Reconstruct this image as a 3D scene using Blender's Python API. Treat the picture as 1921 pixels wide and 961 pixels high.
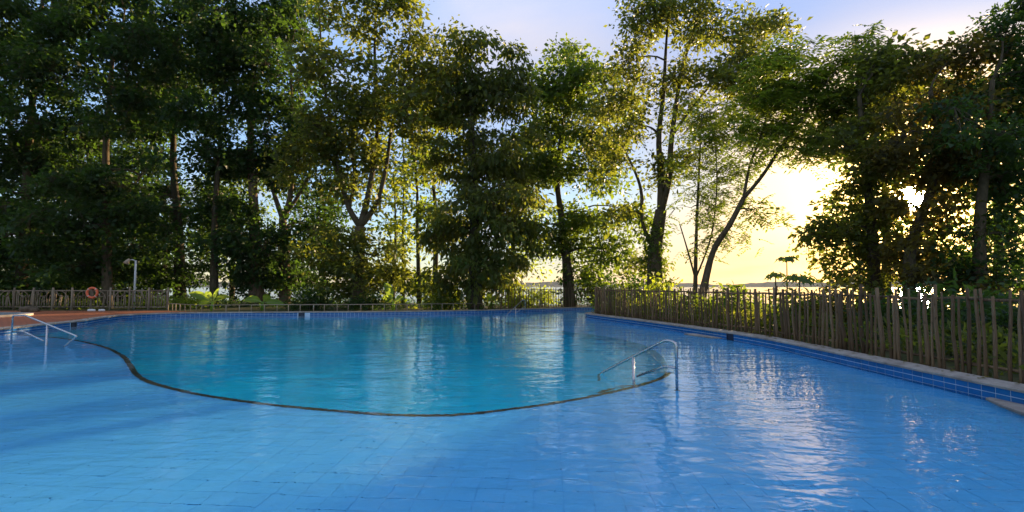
import bpy, math, random
import numpy as np
from mathutils import Vector, Matrix
from mathutils.geometry import delaunay_2d_cdt

for o in list(bpy.data.objects):
    bpy.data.objects.remove(o)
sc = bpy.context.scene
C = sc.collection
R = math.radians
rng = np.random.default_rng(7)
random.seed(7)

# ------------------------------------------------------------------ camera
CAMZ = 1.5
F = 960.0
PITCH = math.atan((537 - 480.5) / F)
cam_d = bpy.data.cameras.new('camera')
cam = bpy.data.objects.new('camera', cam_d)
C.objects.link(cam)
cam.location = (0, 0, CAMZ)
cam.rotation_euler = (math.pi / 2 + PITCH, 0, 0)
cam_d.sensor_width = 36.0
cam_d.lens = 36.0 * F / 1921
cam_d.clip_start = 0.05
cam_d.clip_end = 12000
sc.camera = cam


def ray(px, py):
    xc = (px - 960.5) / F
    yc = (480.5 - py) / F
    return Vector((xc, math.cos(PITCH) - yc * math.sin(PITCH), math.sin(PITCH) + yc * math.cos(PITCH)))


def at(px, py, z):                      # the point of the plane at height z seen at a pixel
    d = ray(px, py)
    return Vector((0, 0, CAMZ)) + d * ((z - CAMZ) / d.z)


def pt(px, py, y):                      # the point at depth y seen at a pixel
    d = ray(px, py)
    return Vector((0, 0, CAMZ)) + d * (y / d.y)


# ------------------------------------------------------------------ sky and sun
S = ray(1712, 370).normalized()
EL = math.asin(S.z)
AZ = math.atan2(S.x, S.y)
world = bpy.data.worlds.new('World')
sc.world = world
world.use_nodes = True
nt = world.node_tree
nt.nodes.clear()


def N(nt, typ, **kw):
    n = nt.nodes.new(typ)
    for k, v in kw.items():
        if k.startswith('i_'):
            key = k[2:]
            key = int(key) if key.isdigit() else key.replace('_', ' ')
            n.inputs[key].default_value = v
        else:
            setattr(n, k, v)
    return n


def L(nt, a, b):
    nt.links.new(a, b)


def M_(nt, op, a, b=None, clamp=False):
    n = nt.nodes.new('ShaderNodeMath')
    n.operation = op
    n.use_clamp = clamp
    for i, v in enumerate((a, b)):
        if v is None:
            continue
        if hasattr(v, 'is_output'):
            nt.links.new(v, n.inputs[i])
        else:
            n.inputs[i].default_value = v
    return n.outputs[0]


def mixc(nt, fac, a, b, mode='MIX'):
    n = nt.nodes.new('ShaderNodeMix')
    n.data_type = 'RGBA'
    n.blend_type = mode
    for s, v in ((n.inputs[0], fac), (n.inputs[6], a), (n.inputs[7], b)):
        if hasattr(v, 'is_output'):
            nt.links.new(v, s)
        elif isinstance(v, (int, float)):
            s.default_value = v
        else:
            s.default_value = (*v, 1)
    return n.outputs[2]


SKY = 0.15
CLX, CLY = 19.18, 5.8
sky = N(nt, 'ShaderNodeTexSky', sky_type='NISHITA', sun_disc=False, sun_elevation=EL, sun_rotation=AZ,
        altitude=50, air_density=1.0, dust_density=0.35, ozone_density=2.0)
tc = N(nt, 'ShaderNodeTexCoord')
nrm = N(nt, 'ShaderNodeVectorMath', operation='NORMALIZE')
L(nt, tc.outputs['Generated'], nrm.inputs[0])
sep = N(nt, 'ShaderNodeSeparateXYZ')
L(nt, nrm.outputs[0], sep.inputs[0])
zz = M_(nt, 'ADD', M_(nt, 'MAXIMUM', sep.outputs[2], 0.0), 0.16)
cmb = N(nt, 'ShaderNodeCombineXYZ')
L(nt, M_(nt, 'DIVIDE', sep.outputs[0], zz), cmb.inputs[0])
L(nt, M_(nt, 'DIVIDE', sep.outputs[1], zz), cmb.inputs[1])
cofs = N(nt, 'ShaderNodeVectorMath', operation='ADD')
L(nt, cmb.outputs[0], cofs.inputs[0])
cofs.inputs[1].default_value = (CLX, CLY, 0)
cn = N(nt, 'ShaderNodeTexNoise', i_Scale=0.85, i_Detail=6.0, i_Roughness=0.55, i_Distortion=0.4)
L(nt, cofs.outputs[0], cn.inputs['Vector'])
cr = N(nt, 'ShaderNodeMapRange', i_1=0.42, i_2=0.80, i_3=0.15, i_4=1.0, clamp=True)
L(nt, cn.outputs[0], cr.inputs[0])
dot = N(nt, 'ShaderNodeVectorMath', operation='DOT_PRODUCT')
L(nt, nrm.outputs[0], dot.inputs[0])
dot.inputs[1].default_value = S
d0 = M_(nt, 'MAXIMUM', dot.outputs['Value'], 0.0)
lowsky = M_(nt, 'SUBTRACT', 1.15, M_(nt, 'MULTIPLY', sep.outputs[2], 2.6), True)
near = M_(nt, 'MULTIPLY', M_(nt, 'POWER', d0, 12.0), lowsky)
cloud_col = mixc(nt, near, (1.9, 1.85, 2.1), (7.0, 4.7, 2.0))
bw = N(nt, 'ShaderNodeRGBToBW')
L(nt, sky.outputs[0], bw.inputs[0])
soft = M_(nt, 'DIVIDE', 1.85, M_(nt, 'ADD', 1.0, M_(nt, 'DIVIDE', bw.outputs[0], 1.4)))
warm = M_(nt, 'MULTIPLY', M_(nt, 'POWER', d0, 14.0), lowsky)
skyc = mixc(nt, 1.0, mixc(nt, 1.0, sky.outputs[0], soft, 'MULTIPLY'), mixc(nt, warm, (0.92, 1.0, 1.2), (1.35, 0.90, 0.46)), 'MULTIPLY')
cloud_col = mixc(nt, 1.0, cloud_col, M_(nt, 'ADD', 0.55, M_(nt, 'MULTIPLY', M_(nt, 'MAXIMUM', sep.outputs[2], 0.0), 1.3)), 'MULTIPLY')  # clouds brighter towards the unseen zenith, added to light the pool shelf
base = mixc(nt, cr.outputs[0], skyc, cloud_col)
hz_ = M_(nt, 'ADD', 1.0, M_(nt, 'MULTIPLY', M_(nt, 'SUBTRACT', 1.0, M_(nt, 'DIVIDE', M_(nt, 'MAXIMUM', sep.outputs[2], 0.0), 0.30), True), 0.28))
base = mixc(nt, 1.0, base, hz_, 'MULTIPLY')
hi = M_(nt, 'MULTIPLY', M_(nt, 'MULTIPLY', M_(nt, 'SUBTRACT', sep.outputs[2], 0.16), 4.0, True), M_(nt, 'POWER', d0, 5.0))
base = mixc(nt, M_(nt, 'MULTIPLY', hi, 0.8), base, mixc(nt, 1.0, base, (0.50, 0.60, 0.80), 'MULTIPLY'))
g1 = M_(nt, 'MULTIPLY', M_(nt, 'POWER', d0, 75.0), 12.0)
g2 = M_(nt, 'MULTIPLY', M_(nt, 'POWER', d0, 420.0), 60.0)
g3 = M_(nt, 'MULTIPLY', M_(nt, 'POWER', d0, 14000.0), 1500.0)
gl1 = mixc(nt, 1.0, (1.0, 0.62, 0.17), g1, 'MULTIPLY')
gl2 = mixc(nt, 1.0, (1.0, 0.60, 0.16), g2, 'MULTIPLY')
gl3 = mixc(nt, 1.0, (1.0, 0.80, 0.50), g3, 'MULTIPLY')
tot = mixc(nt, 1.0, mixc(nt, 1.0, mixc(nt, 1.0, base, gl1, 'ADD'), gl2, 'ADD'), gl3, 'ADD')
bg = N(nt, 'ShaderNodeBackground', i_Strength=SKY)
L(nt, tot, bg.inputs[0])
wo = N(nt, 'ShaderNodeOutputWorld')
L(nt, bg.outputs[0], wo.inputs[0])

sun_d = bpy.data.lights.new('sun', 'SUN')
sun_d.energy = 5.0
sun_d.angle = R(0.6)
sun_d.color = (1.0, 0.72, 0.42)
sun = bpy.data.objects.new('sun', sun_d)
C.objects.link(sun)
sun.rotation_euler = S.to_track_quat('Z', 'Y').to_euler()
sun.location = S * 60

sc.view_settings.view_transform = 'Standard'
sc.view_settings.look = 'None'
sc.view_settings.exposure = 1.45
sc.view_settings.gamma = 1.0
cy = sc.cycles
cy.use_denoising = True
cy.use_adaptive_sampling = False
cy.max_bounces = 8
cy.diffuse_bounces = 3
cy.glossy_bounces = 4
cy.transmission_bounces = 6
cy.sample_clamp_indirect = 6.0
cy.sample_clamp_direct = 0.0
cy.caustics_reflective = False
cy.caustics_refractive = True
cy.blur_glossy = 0.3


# ------------------------------------------------------------------ helpers
def tag(o, label=None, cat=None, group=None, kind=None):
    if label:
        o['label'] = label
    if cat:
        o['category'] = cat
    if group:
        o['group'] = group
    if kind:
        o['kind'] = kind
    return o


def empty(name, loc=(0, 0, 0)):
    o = bpy.data.objects.new(name, None)
    o.empty_display_size = 0.2
    C.objects.link(o)
    o.location = loc
    return o


def link(name, me, parent=None):
    o = bpy.data.objects.new(name, me)
    C.objects.link(o)
    if parent:
        o.parent = parent
        o.matrix_parent_inverse = Matrix.Translation(-Vector(parent.location))
    return o


class MB:
    def __init__(s):
        s.v = []
        s.f = []

    def add(s, vs, fs):
        n = len(s.v)
        s.v += [tuple(p) for p in vs]
        s.f += [tuple(i + n for i in f) for f in fs]

    def box(s, cx, cy, cz, sx, sy, sz, rz=0.0):
        c, n = math.cos(rz), math.sin(rz)
        vs = []
        for z in (-1, 1):
            for x, y in ((-1, -1), (1, -1), (1, 1), (-1, 1)):
                X, Y = x * sx / 2, y * sy / 2
                vs.append((cx + X * c - Y * n, cy + X * n + Y * c, cz + z * sz / 2))
        s.add(vs, [(3, 2, 1, 0), (4, 5, 6, 7), (0, 1, 5, 4), (1, 2, 6, 5), (2, 3, 7, 6), (3, 0, 4, 7)])

    def tube(s, pts, rad, n=6, cap=True, closed=False):
        pts = [Vector(p) for p in pts]
        if not hasattr(rad, '__len__'):
            rad = [rad] * len(pts)
        up = None
        base = len(s.v)
        m = len(pts)
        for i, p in enumerate(pts):
            if closed:
                t = (pts[(i + 1) % m] - pts[i - 1])
            else:
                t = (pts[min(i + 1, m - 1)] - pts[max(i - 1, 0)])
            if t.length < 1e-9:
                t = Vector((0, 0, 1))
            t.normalize()
            if up is None:
                up = Vector((0, 0, 1)) if abs(t.z) < 0.9 else Vector((0, 1, 0))
            a = t.cross(up).normalized()
            b = a.cross(t).normalized()
            up = b
            for k in range(n):
                w = 2 * math.pi * k / n
                s.v.append(tuple(p + (a * math.cos(w) + b * math.sin(w)) * rad[i]))
        for i in range(m if closed else m - 1):
            j = (i + 1) % m
            for k in range(n):
                k2 = (k + 1) % n
                s.f.append((base + i * n + k, base + i * n + k2, base + j * n + k2, base + j * n + k))
        if cap and not closed:
            s.f.append(tuple(base + k for k in range(n))[::-1])
            s.f.append(tuple(base + (m - 1) * n + k for k in range(n)))

    def mesh(s, name, mat, smooth=True):
        me = bpy.data.meshes.new(name)
        me.from_pydata(s.v, [], s.f)
        me.materials.append(mat)
        if smooth:
            me.polygons.foreach_set('use_smooth', [True] * len(me.polygons))
        me.update()
        return me

    def build(s, name, mat, parent=None, smooth=True):
        return link(name, s.mesh(name, mat, smooth), parent)


def quad_mesh(name, V, mat):                     # V: (n,4,3) array, one loose quad each
    V = np.ascontiguousarray(V, dtype=np.float32)
    n = len(V)
    me = bpy.data.meshes.new(name)
    me.vertices.add(4 * n)
    me.vertices.foreach_set('co', V.reshape(-1))
    me.loops.add(4 * n)
    me.loops.foreach_set('vertex_index', np.arange(4 * n, dtype=np.int32))
    me.polygons.add(n)
    me.polygons.foreach_set('loop_start', np.arange(0, 4 * n, 4, dtype=np.int32))
    me.materials.append(mat)
    me.update(calc_edges=True)
    return me


def catmull(P, step, closed=False):
    P = [Vector(p) for p in P]
    n = len(P)
    out = []
    for i in range(n if closed else n - 1):
        if closed:
            p0, p1, p2, p3 = P[i - 1], P[i], P[(i + 1) % n], P[(i + 2) % n]
        else:
            p0, p1, p2, p3 = P[max(i - 1, 0)], P[i], P[i + 1], P[min(i + 2, n - 1)]
        k = max(1, int((p2 - p1).length / step * 4))
        for j in range(k):
            t = j / k
            out.append(0.5 * ((2 * p1) + (p2 - p0) * t + (2 * p0 - 5 * p1 + 4 * p2 - p3) * t * t + (3 * p1 - p0 - 3 * p2 + p3) * t ** 3))
    if not closed:
        out.append(P[-1])
    return resample(out, step, closed)


def resample(P, step, closed=False):
    Q = P + [P[0]] if closed else P
    d = [0]
    for a, b in zip(Q, Q[1:]):
        d.append(d[-1] + (b - a).length)
    m = max(2, round(d[-1] / step))
    out = []
    j = 0
    for i in range(m if closed else m + 1):
        s = d[-1] * i / m
        while j < len(d) - 2 and d[j + 1] < s:
            j += 1
        t = (s - d[j]) / max(1e-9, d[j + 1] - d[j])
        out.append(Q[j].lerp(Q[j + 1], t))
    return out


def normals2(P, closed=False):                   # unit normals to the right of the direction of travel
    n = len(P)
    out = []
    for i in range(n):
        a = P[i - 1] if (closed or i) else P[i]
        b = P[(i + 1) % n] if (closed or i < n - 1) else P[i]
        t = (b - a)
        out.append(Vector((t.y, -t.x)).normalized())
    return out


def inside(pts, poly):                           # pts (n,2), poly list of 2D points
    x, y = pts[:, 0], pts[:, 1]
    r = np.zeros(len(pts), bool)
    n = len(poly)
    for i in range(n):
        x1, y1 = poly[i][0], poly[i][1]
        x2, y2 = poly[i - 1][0], poly[i - 1][1]
        c = (y1 > y) != (y2 > y)
        if y1 != y2:
            r ^= c & (x < (x2 - x1) * (y - y1) / (y2 - y1) + x1)
    return r


# ------------------------------------------------------------------ materials
def mat(name, build):
    m = bpy.data.materials.new(name)
    m.use_nodes = True
    t = m.node_tree
    t.nodes.clear()
    out = t.nodes.new('ShaderNodeOutputMaterial')
    s = build(t)
    t.links.new(s, out.inputs[0])
    return m


def principled(t, col, rough=0.6, metal=0.0, spec=0.5, normal=None):
    p = t.nodes.new('ShaderNodeBsdfPrincipled')
    if hasattr(col, 'is_output'):
        t.links.new(col, p.inputs['Base Color'])
    else:
        p.inputs['Base Color'].default_value = (*col, 1)
    if hasattr(rough, 'is_output'):
        t.links.new(rough, p.inputs['Roughness'])
    else:
        p.inputs['Roughness'].default_value = rough
    p.inputs['Metallic'].default_value = metal
    p.inputs['Specular IOR Level'].default_value = spec
    if normal is not None:
        t.links.new(normal, p.inputs['Normal'])
    return p.outputs[0]


def noise(t, scale, detail=4.0, rough=0.55, vec='Object', stretch=None, dist=0.0):
    tcn = t.nodes.new('ShaderNodeTexCoord')
    v = tcn.outputs[vec]
    if stretch:
        mp = t.nodes.new('ShaderNodeMapping')
        mp.inputs['Scale'].default_value = stretch
        t.links.new(v, mp.inputs[0])
        v = mp.outputs[0]
    n = N(t, 'ShaderNodeTexNoise', i_Scale=scale, i_Detail=detail, i_Roughness=rough, i_Distortion=dist)
    t.links.new(v, n.inputs['Vector'])
    return n.outputs[0]


def ramp(t, fac, stops):
    r = t.nodes.new('ShaderNodeValToRGB')
    e = r.color_ramp.elements
    while len(e) < len(stops):
        e.new(0.5)
    for el, (p, c) in zip(e, stops):
        el.position = p
        el.color = (*c, 1)
    t.links.new(fac, r.inputs[0])
    return r.outputs[0]


def bump(t, h, dist, strength=1.0):
    b = N(t, 'ShaderNodeBump', i_Distance=dist, i_Strength=strength)
    t.links.new(h, b.inputs['Height'])
    return b.outputs[0]


def leaf_mat(name, dark, mid, light, trans, tf=0.42, rough=0.5):
    def b(t):
        g = t.nodes.new('ShaderNodeNewGeometry')
        big = noise(t, 0.55, 2.0, vec='Object')
        f = M_(t, 'ADD', M_(t, 'MULTIPLY', g.outputs['Random Per Island'], 0.45), M_(t, 'MULTIPLY', big, 0.55))
        col = ramp(t, f, [(0.12, dark), (0.5, mid), (0.88, light)])
        p = principled(t, col, rough, spec=0.2)
        tr = t.nodes.new('ShaderNodeBsdfTranslucent')
        tcol = mixc(t, f, tuple(c * 0.6 for c in trans), trans)
        t.links.new(tcol, tr.inputs[0])
        mx = t.nodes.new('ShaderNodeMixShader')
        mx.inputs[0].default_value = tf
        t.links.new(p, mx.inputs[1])
        t.links.new(tr.outputs[0], mx.inputs[2])
        return mx.outputs[0]
    return mat(name, b)


LEAF = {
    'deep': leaf_mat('deep_green_leaf', (0.007, 0.020, 0.007), (0.016, 0.042, 0.011), (0.045, 0.088, 0.028), (0.12, 0.24, 0.022)),
    'mid': leaf_mat('mid_green_leaf', (0.010, 0.028, 0.006), (0.028, 0.060, 0.012), (0.075, 0.125, 0.030), (0.40, 0.56, 0.035), 0.42),
    'olive': leaf_mat('olive_leaf', (0.014, 0.024, 0.006), (0.034, 0.050, 0.012), (0.080, 0.105, 0.028), (0.42, 0.48, 0.04), 0.42),
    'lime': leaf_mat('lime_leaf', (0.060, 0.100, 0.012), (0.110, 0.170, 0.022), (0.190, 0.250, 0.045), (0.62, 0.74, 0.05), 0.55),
    'rust': leaf_mat('warm_brown_green_leaf', (0.014, 0.020, 0.006), (0.034, 0.040, 0.011), (0.078, 0.074, 0.020), (0.46, 0.36, 0.04)),
}


def bark(name, a, b_, c):
    def f(t):
        n1 = noise(t, 3.0, 6.0, 0.65, stretch=(4, 4, 1))
        n2 = noise(t, 0.9, 3.0)
        col = ramp(t, n1, [(0.3, a), (0.55, b_), (0.75, c)])
        col = mixc(t, M_(t, 'MULTIPLY', n2, 0.5), col, (0.07, 0.075, 0.03))
        return principled(t, col, 0.9, spec=0.2, normal=bump(t, n1, 0.03))
    return mat(name, f)


BARK = {
    'brown': bark('brown_bark', (0.04, 0.026, 0.015), (0.10, 0.065, 0.038), (0.17, 0.115, 0.07)),
    'pale': bark('pale_bark', (0.07, 0.045, 0.03), (0.17, 0.105, 0.07), (0.27, 0.18, 0.125)),
    'dark': bark('dark_bark', (0.03, 0.022, 0.015), (0.08, 0.055, 0.035), (0.14, 0.10, 0.07)),
}


def wood_mat(name, a, b_, c):
    def f(t):
        oi = t.nodes.new('ShaderNodeObjectInfo')
        n1 = noise(t, 9.0, 6.0, 0.65, stretch=(5, 5, 0.6))
        n2 = noise(t, 14.0, 3.0)
        fac = M_(t, 'ADD', M_(t, 'MULTIPLY', n1, 0.6), M_(t, 'MULTIPLY', oi.outputs['Random'], 0.4))
        col = ramp(t, fac, [(0.2, a), (0.5, b_), (0.8, c)])
        col = mixc(t, M_(t, 'MULTIPLY', M_(t, 'GREATER_THAN', n2, 0.66), 0.6), col, (0.05, 0.035, 0.02))
        return principled(t, col, 0.85, spec=0.25, normal=bump(t, n1, 0.012))
    return mat(name, f)


PICKET = wood_mat('weathered_branch_wood', (0.05, 0.03, 0.015), (0.128, 0.080, 0.041), (0.26, 0.172, 0.094))
GREYWOOD = wood_mat('grey_painted_branch', (0.11, 0.083, 0.054), (0.20, 0.155, 0.10), (0.29, 0.235, 0.16))
STEEL = mat('stainless_steel', lambda t: principled(t, (0.42, 0.42, 0.42), M_(t, 'ADD', M_(t, 'MULTIPLY', noise(t, 30.0, 3.0), 0.2), 0.16), 1.0))


def coping_b(t):
    n1 = noise(t, 2.2, 6.0, 0.65)
    n2 = noise(t, 40.0, 3.0)
    n3 = noise(t, 9.0, 5.0, 0.7)
    col = ramp(t, n1, [(0.25, (0.17, 0.14, 0.11)), (0.5, (0.31, 0.27, 0.225)), (0.75, (0.44, 0.40, 0.34))])
    col = mixc(t, ramp(t, n3, [(0.5, (0,) * 3), (0.75, (0.5,) * 3)]), col, (0.07, 0.06, 0.045))
    return principled(t, col, 0.85, normal=bump(t, M_(t, 'ADD', n2, M_(t, 'MULTIPLY', n3, 2.0)), 0.008))


COPING = mat('worn_coping_concrete', coping_b)


def tile_b(dark, mid, light, rough, var=1.0):
    def f(t):
        oi = t.nodes.new('ShaderNodeObjectInfo')
        g = t.nodes.new('ShaderNodeNewGeometry')
        n1 = noise(t, 0.6, 4.0, vec='Object')
        fac = M_(t, 'ADD', M_(t, 'MULTIPLY', oi.outputs['Random'], 0.35), M_(t, 'MULTIPLY', g.outputs['Random Per Island'], 0.35))
        fac = M_(t, 'ADD', fac, M_(t, 'MULTIPLY', n1, 0.3))
        col = ramp(t, fac, [(0.15, dark), (0.5, mid), (0.85, light)])
        return principled(t, col, rough, normal=bump(t, noise(t, 25.0, 2.0), 0.002))
    return f


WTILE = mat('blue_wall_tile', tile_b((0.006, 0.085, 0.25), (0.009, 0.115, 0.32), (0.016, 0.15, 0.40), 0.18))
GROUT = mat('pale_grout', lambda t: principled(t, ramp(t, noise(t, 5.0), [(0.3, (0.42, 0.54, 0.66)), (0.7, (0.62, 0.70, 0.78))]), 0.8))
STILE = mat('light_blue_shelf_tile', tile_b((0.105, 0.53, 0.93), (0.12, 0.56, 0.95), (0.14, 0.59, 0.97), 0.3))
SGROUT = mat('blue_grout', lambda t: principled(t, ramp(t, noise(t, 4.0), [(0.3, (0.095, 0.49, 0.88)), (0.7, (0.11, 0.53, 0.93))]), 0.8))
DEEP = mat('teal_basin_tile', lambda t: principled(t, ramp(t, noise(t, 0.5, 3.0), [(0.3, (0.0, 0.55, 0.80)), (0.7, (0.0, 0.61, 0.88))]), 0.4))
TRIM = mat('dark_anti_slip_trim', lambda t: principled(t, ramp(t, noise(t, 9.0, 5.0), [(0.3, (0.02, 0.02, 0.018)), (0.6, (0.05, 0.042, 0.03)), (0.8, (0.12, 0.085, 0.055))]), 0.7))


def water_b(t):
    a = noise(t, 1.0, 1.0, 0.4, stretch=(0.65, 1.0, 1), dist=0.5)
    b_ = noise(t, 2.7, 1.0, 0.4, stretch=(0.62, 1.1, 1), dist=1.1)
    c = noise(t, 9.0, 1.0, 0.5, stretch=(0.8, 1.2, 1), dist=0.8)
    mask = ramp(t, noise(t, 0.22, 2.0), [(0.35, (0.6,) * 3), (0.65, (1.0,) * 3)])
    tcw = t.nodes.new('ShaderNodeTexCoord')
    sw = t.nodes.new('ShaderNodeSeparateXYZ')
    t.links.new(tcw.outputs['Object'], sw.inputs[0])
    lee = N(t, 'ShaderNodeMapRange', i_1=8.0, i_2=15.0, i_3=1.0, i_4=0.22)
    t.links.new(sw.outputs[1], lee.inputs[0])
    c = M_(t, 'MULTIPLY', M_(t, 'ADD', c, M_(t, 'MULTIPLY', noise(t, 5.5, 2.0, 0.5, stretch=(0.7, 1.15, 1), dist=1.2), 1.2)), lee.outputs[0])
    h = M_(t, 'ADD', M_(t, 'MULTIPLY', a, 1.0), M_(t, 'MULTIPLY', M_(t, 'ADD', M_(t, 'MULTIPLY', b_, 0.62), M_(t, 'MULTIPLY', c, 0.15)), mask))
    nr = bump(t, h, 0.027)
    g = t.nodes.new('ShaderNodeBsdfGlass')
    g.inputs['IOR'].default_value = 1.333
    g.inputs['Roughness'].default_value = 0.0
    g.inputs['Color'].default_value = (0.96, 0.985, 1.0, 1)
    t.links.new(nr, g.inputs['Normal'])
    return g.outputs[0]


WATER = mat('clear_pool_water', water_b)


def lake_b(t):
    n1 = noise(t, 0.35, 4.0, stretch=(0.5, 1, 1))
    return principled(t, (0.05, 0.07, 0.08), 0.12, spec=0.5, normal=bump(t, n1, 0.25))


LAKE = mat('lake_water', lake_b)


def ground_b(t):
    n1 = noise(t, 0.8, 6.0, 0.65)
    n2 = noise(t, 6.0, 4.0)
    col = ramp(t, n1, [(0.3, (0.035, 0.045, 0.015)), (0.5, (0.07, 0.075, 0.03)), (0.7, (0.11, 0.085, 0.05))])
    return principled(t, col, 0.95, spec=0.1, normal=bump(t, n2, 0.05))


GROUND = mat('leafy_soil', ground_b)


def deck_b(t):
    n1 = noise(t, 1.6, 5.0, 0.6)
    br = t.nodes.new('ShaderNodeTexBrick')
    br.inputs['Color1'].default_value = (0.42, 0.11, 0.035, 1)
    br.inputs['Color2'].default_value = (0.52, 0.16, 0.055, 1)
    br.inputs['Mortar'].default_value = (0.14, 0.06, 0.035, 1)
    br.inputs['Scale'].default_value = 2.2
    tcn = t.nodes.new('ShaderNodeTexCoord')
    t.links.new(tcn.outputs['Object'], br.inputs['Vector'])
    col = mixc(t, M_(t, 'MULTIPLY', n1, 0.5), br.outputs[0], (0.16, 0.06, 0.03))
    return principled(t, col, 0.55, normal=bump(t, n1, 0.01))


DECK = mat('terracotta_deck', deck_b)
HILL = mat('wooded_far_shore', lambda t: principled(t, ramp(t, noise(t, 0.02, 5.0), [(0.3, (0.05, 0.07, 0.055)), (0.7, (0.09, 0.11, 0.08))]), 1.0, spec=0.0))

# ------------------------------------------------------------------ pool outline
CTRL = [(6.9, 1.5), (6.6, 4), (6.42, 6.5), (6.4, 8.6), (6.4, 11), (6.35, 12.8), (6.1, 14.6), (5.55, 17), (4.9, 19.6), (4.15, 22.2), (3.6, 24.2),
        (3.65, 25.2), (4.3, 26.1), (6, 27.1), (9, 28), (13, 29.3), (16, 31.5), (13, 33.6), (8.5, 33.2), (4.5, 31.7), (1.2, 29.6), (-2.3, 27.6),
        (-6.8, 26.3), (-10.1, 25.9), (-14, 25.5), (-16.5, 24.8), (-17.4, 23.4), (-17.1, 21.6), (-16.3, 19.6), (-15.95, 17.6), (-15.6, 15.5),
        (-15.2, 12.5), (-14, 8), (-11, 3.5), (-7, -.5), (-2, -2.5), (3, -2), (6, -.5)]
OUT = catmull([(x, y) for x, y in CTRL], 0.2, True)
OUT = [Vector((p[0], p[1])) for p in OUT]
ON = normals2(OUT, True)                          # points out of the pool (travel is counter-clockwise)
TOPZ = 0.215
TILEZ = 0.165
SHELFZ = -0.22
DEEPZ = -1.45
GZ = 0.165


def off(d):
    return [p + n * d for p, n in zip(OUT, ON)]


def strip(mb, A, za, B, zb, closed=True):
    n = len(A)
    b = len(mb.v)
    for p, q in zip(A, B):
        mb.v.append((p[0], p[1], za))
        mb.v.append((q[0], q[1], zb))
    for i in range(n if closed else n - 1):
        j = (i + 1) % n
        mb.f.append((b + 2 * i, b + 2 * j, b + 2 * j + 1, b + 2 * i + 1))


def ground_z(x, y):
    s = x * 0.34 + y * 0.94
    t = min(1, max(0, (s - 36) / 12))
    t = t * t * (3 - 2 * t)
    z = GZ - 3.6 * t
    if s < 36:
        z += 0.0
    return z


def cdt(pts, loops, keep):
    verts = [Vector(p) for p in pts]
    edges = []
    for lp, closed in loops:
        b = len(verts)
        verts += [Vector((p[0], p[1])) for p in lp]
        n = len(lp)
        edges += [(b + i, b + (i + 1) % n) for i in range(n if closed else n - 1)]
    v, e, f, *_ = delaunay_2d_cdt(verts, edges, [], 0, 1e-5)
    v = [(p.x, p.y) for p in v]
    c = np.array([[sum(v[i][0] for i in t) / 3, sum(v[i][1] for i in t) / 3] for t in f])
    k = keep(c)
    return v, [tuple(t) for t, m in zip(f, k) if m]


# ground: one sheet to the horizon with the pool left open
gp = []
for gx in range(-66, 67, 3):
    for gy in range(-18, 73, 3):
        gp.append((gx + random.uniform(-.3, .3), gy + random.uniform(-.3, .3)))
gp += [(x, y) for x in (-6000, -1500, -300, 0, 300, 1500, 6000) for y in (-3000, -600, -100, 200, 700, 2500, 6000)]
lip = off(0.2)
gp = np.array(gp)
far = np.array([min((p[0] - q[0]) ** 2 + (p[1] - q[1]) ** 2 for q in lip[::4]) for p in gp]) > 1.5
gp = gp[far & ~inside(gp, lip)]
gv, gf = cdt([tuple(p) for p in gp], [(lip, True)], lambda c: ~inside(c, lip))
g = MB()
g.add([(x, y, ground_z(x, y)) for x, y in gv], gf)
tag(g.build('ground', GROUND), kind='structure')

# lake, beyond the bank
lk = MB()
lk.add([(-6000, 20, -1.5), (6000, 20, -1.5), (6000, 6000, -1.5), (-6000, 6000, -1.5)], [(0, 1, 2, 3)])
tag(lk.build('lake', LAKE, smooth=False), kind='structure')

# far shore: a low wooded ridge with depth
hm = MB()
az = [R(-75 + i * 0.5) for i in range(301)]
def hh(i):
    return 15 + 4 * math.sin(i * 0.09) + 3 * math.sin(i * 0.31 + 1) + random.uniform(-1.4, 1.4)
rows = []
for r_, k in ((1780, 0.0), (1800, 0.75), (1850, 1.0), (2100, 0.8), (2400, 0.0)):
    rows.append([(r_ * math.sin(a), r_ * math.cos(a), -1.8 + k * hh(i) * r_ / 1800) for i, a in enumerate(az)])
for r_ in rows:
    hm.v += r_
for a in range(4):
    for i in range(300):
        hm.f.append((a * 301 + i, a * 301 + i + 1, (a + 1) * 301 + i + 1, (a + 1) * 301 + i))
tag(hm.build('far_shore', HILL), kind='structure')

# coping
cp = MB()
prof = [(-0.03, TILEZ + 0.002), (-0.035, TOPZ - 0.02), (-0.02, TOPZ - 0.004), (0.02, TOPZ), (0.30, TOPZ + 0.004), (0.335, TOPZ - 0.012), (0.34, 0.05)]
lump = [0.006 * math.sin(i * 1.7 + 2 * math.sin(i * .31)) + random.uniform(-.004, .004) for i in range(len(OUT))]
def offl(d):
    return [p + n * (d + (l_ if d < .1 else 2.2 * l_)) for p, n, l_ in zip(OUT, ON, lump)]
for (da, za), (db, zb) in zip(prof, prof[1:]):
    strip(cp, offl(da), za, offl(db), zb)
strip(cp, off(0.02), TILEZ + 0.002, off(-0.03), TILEZ + 0.002)
tag(cp.build('pool_coping', COPING), kind='structure')

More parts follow.
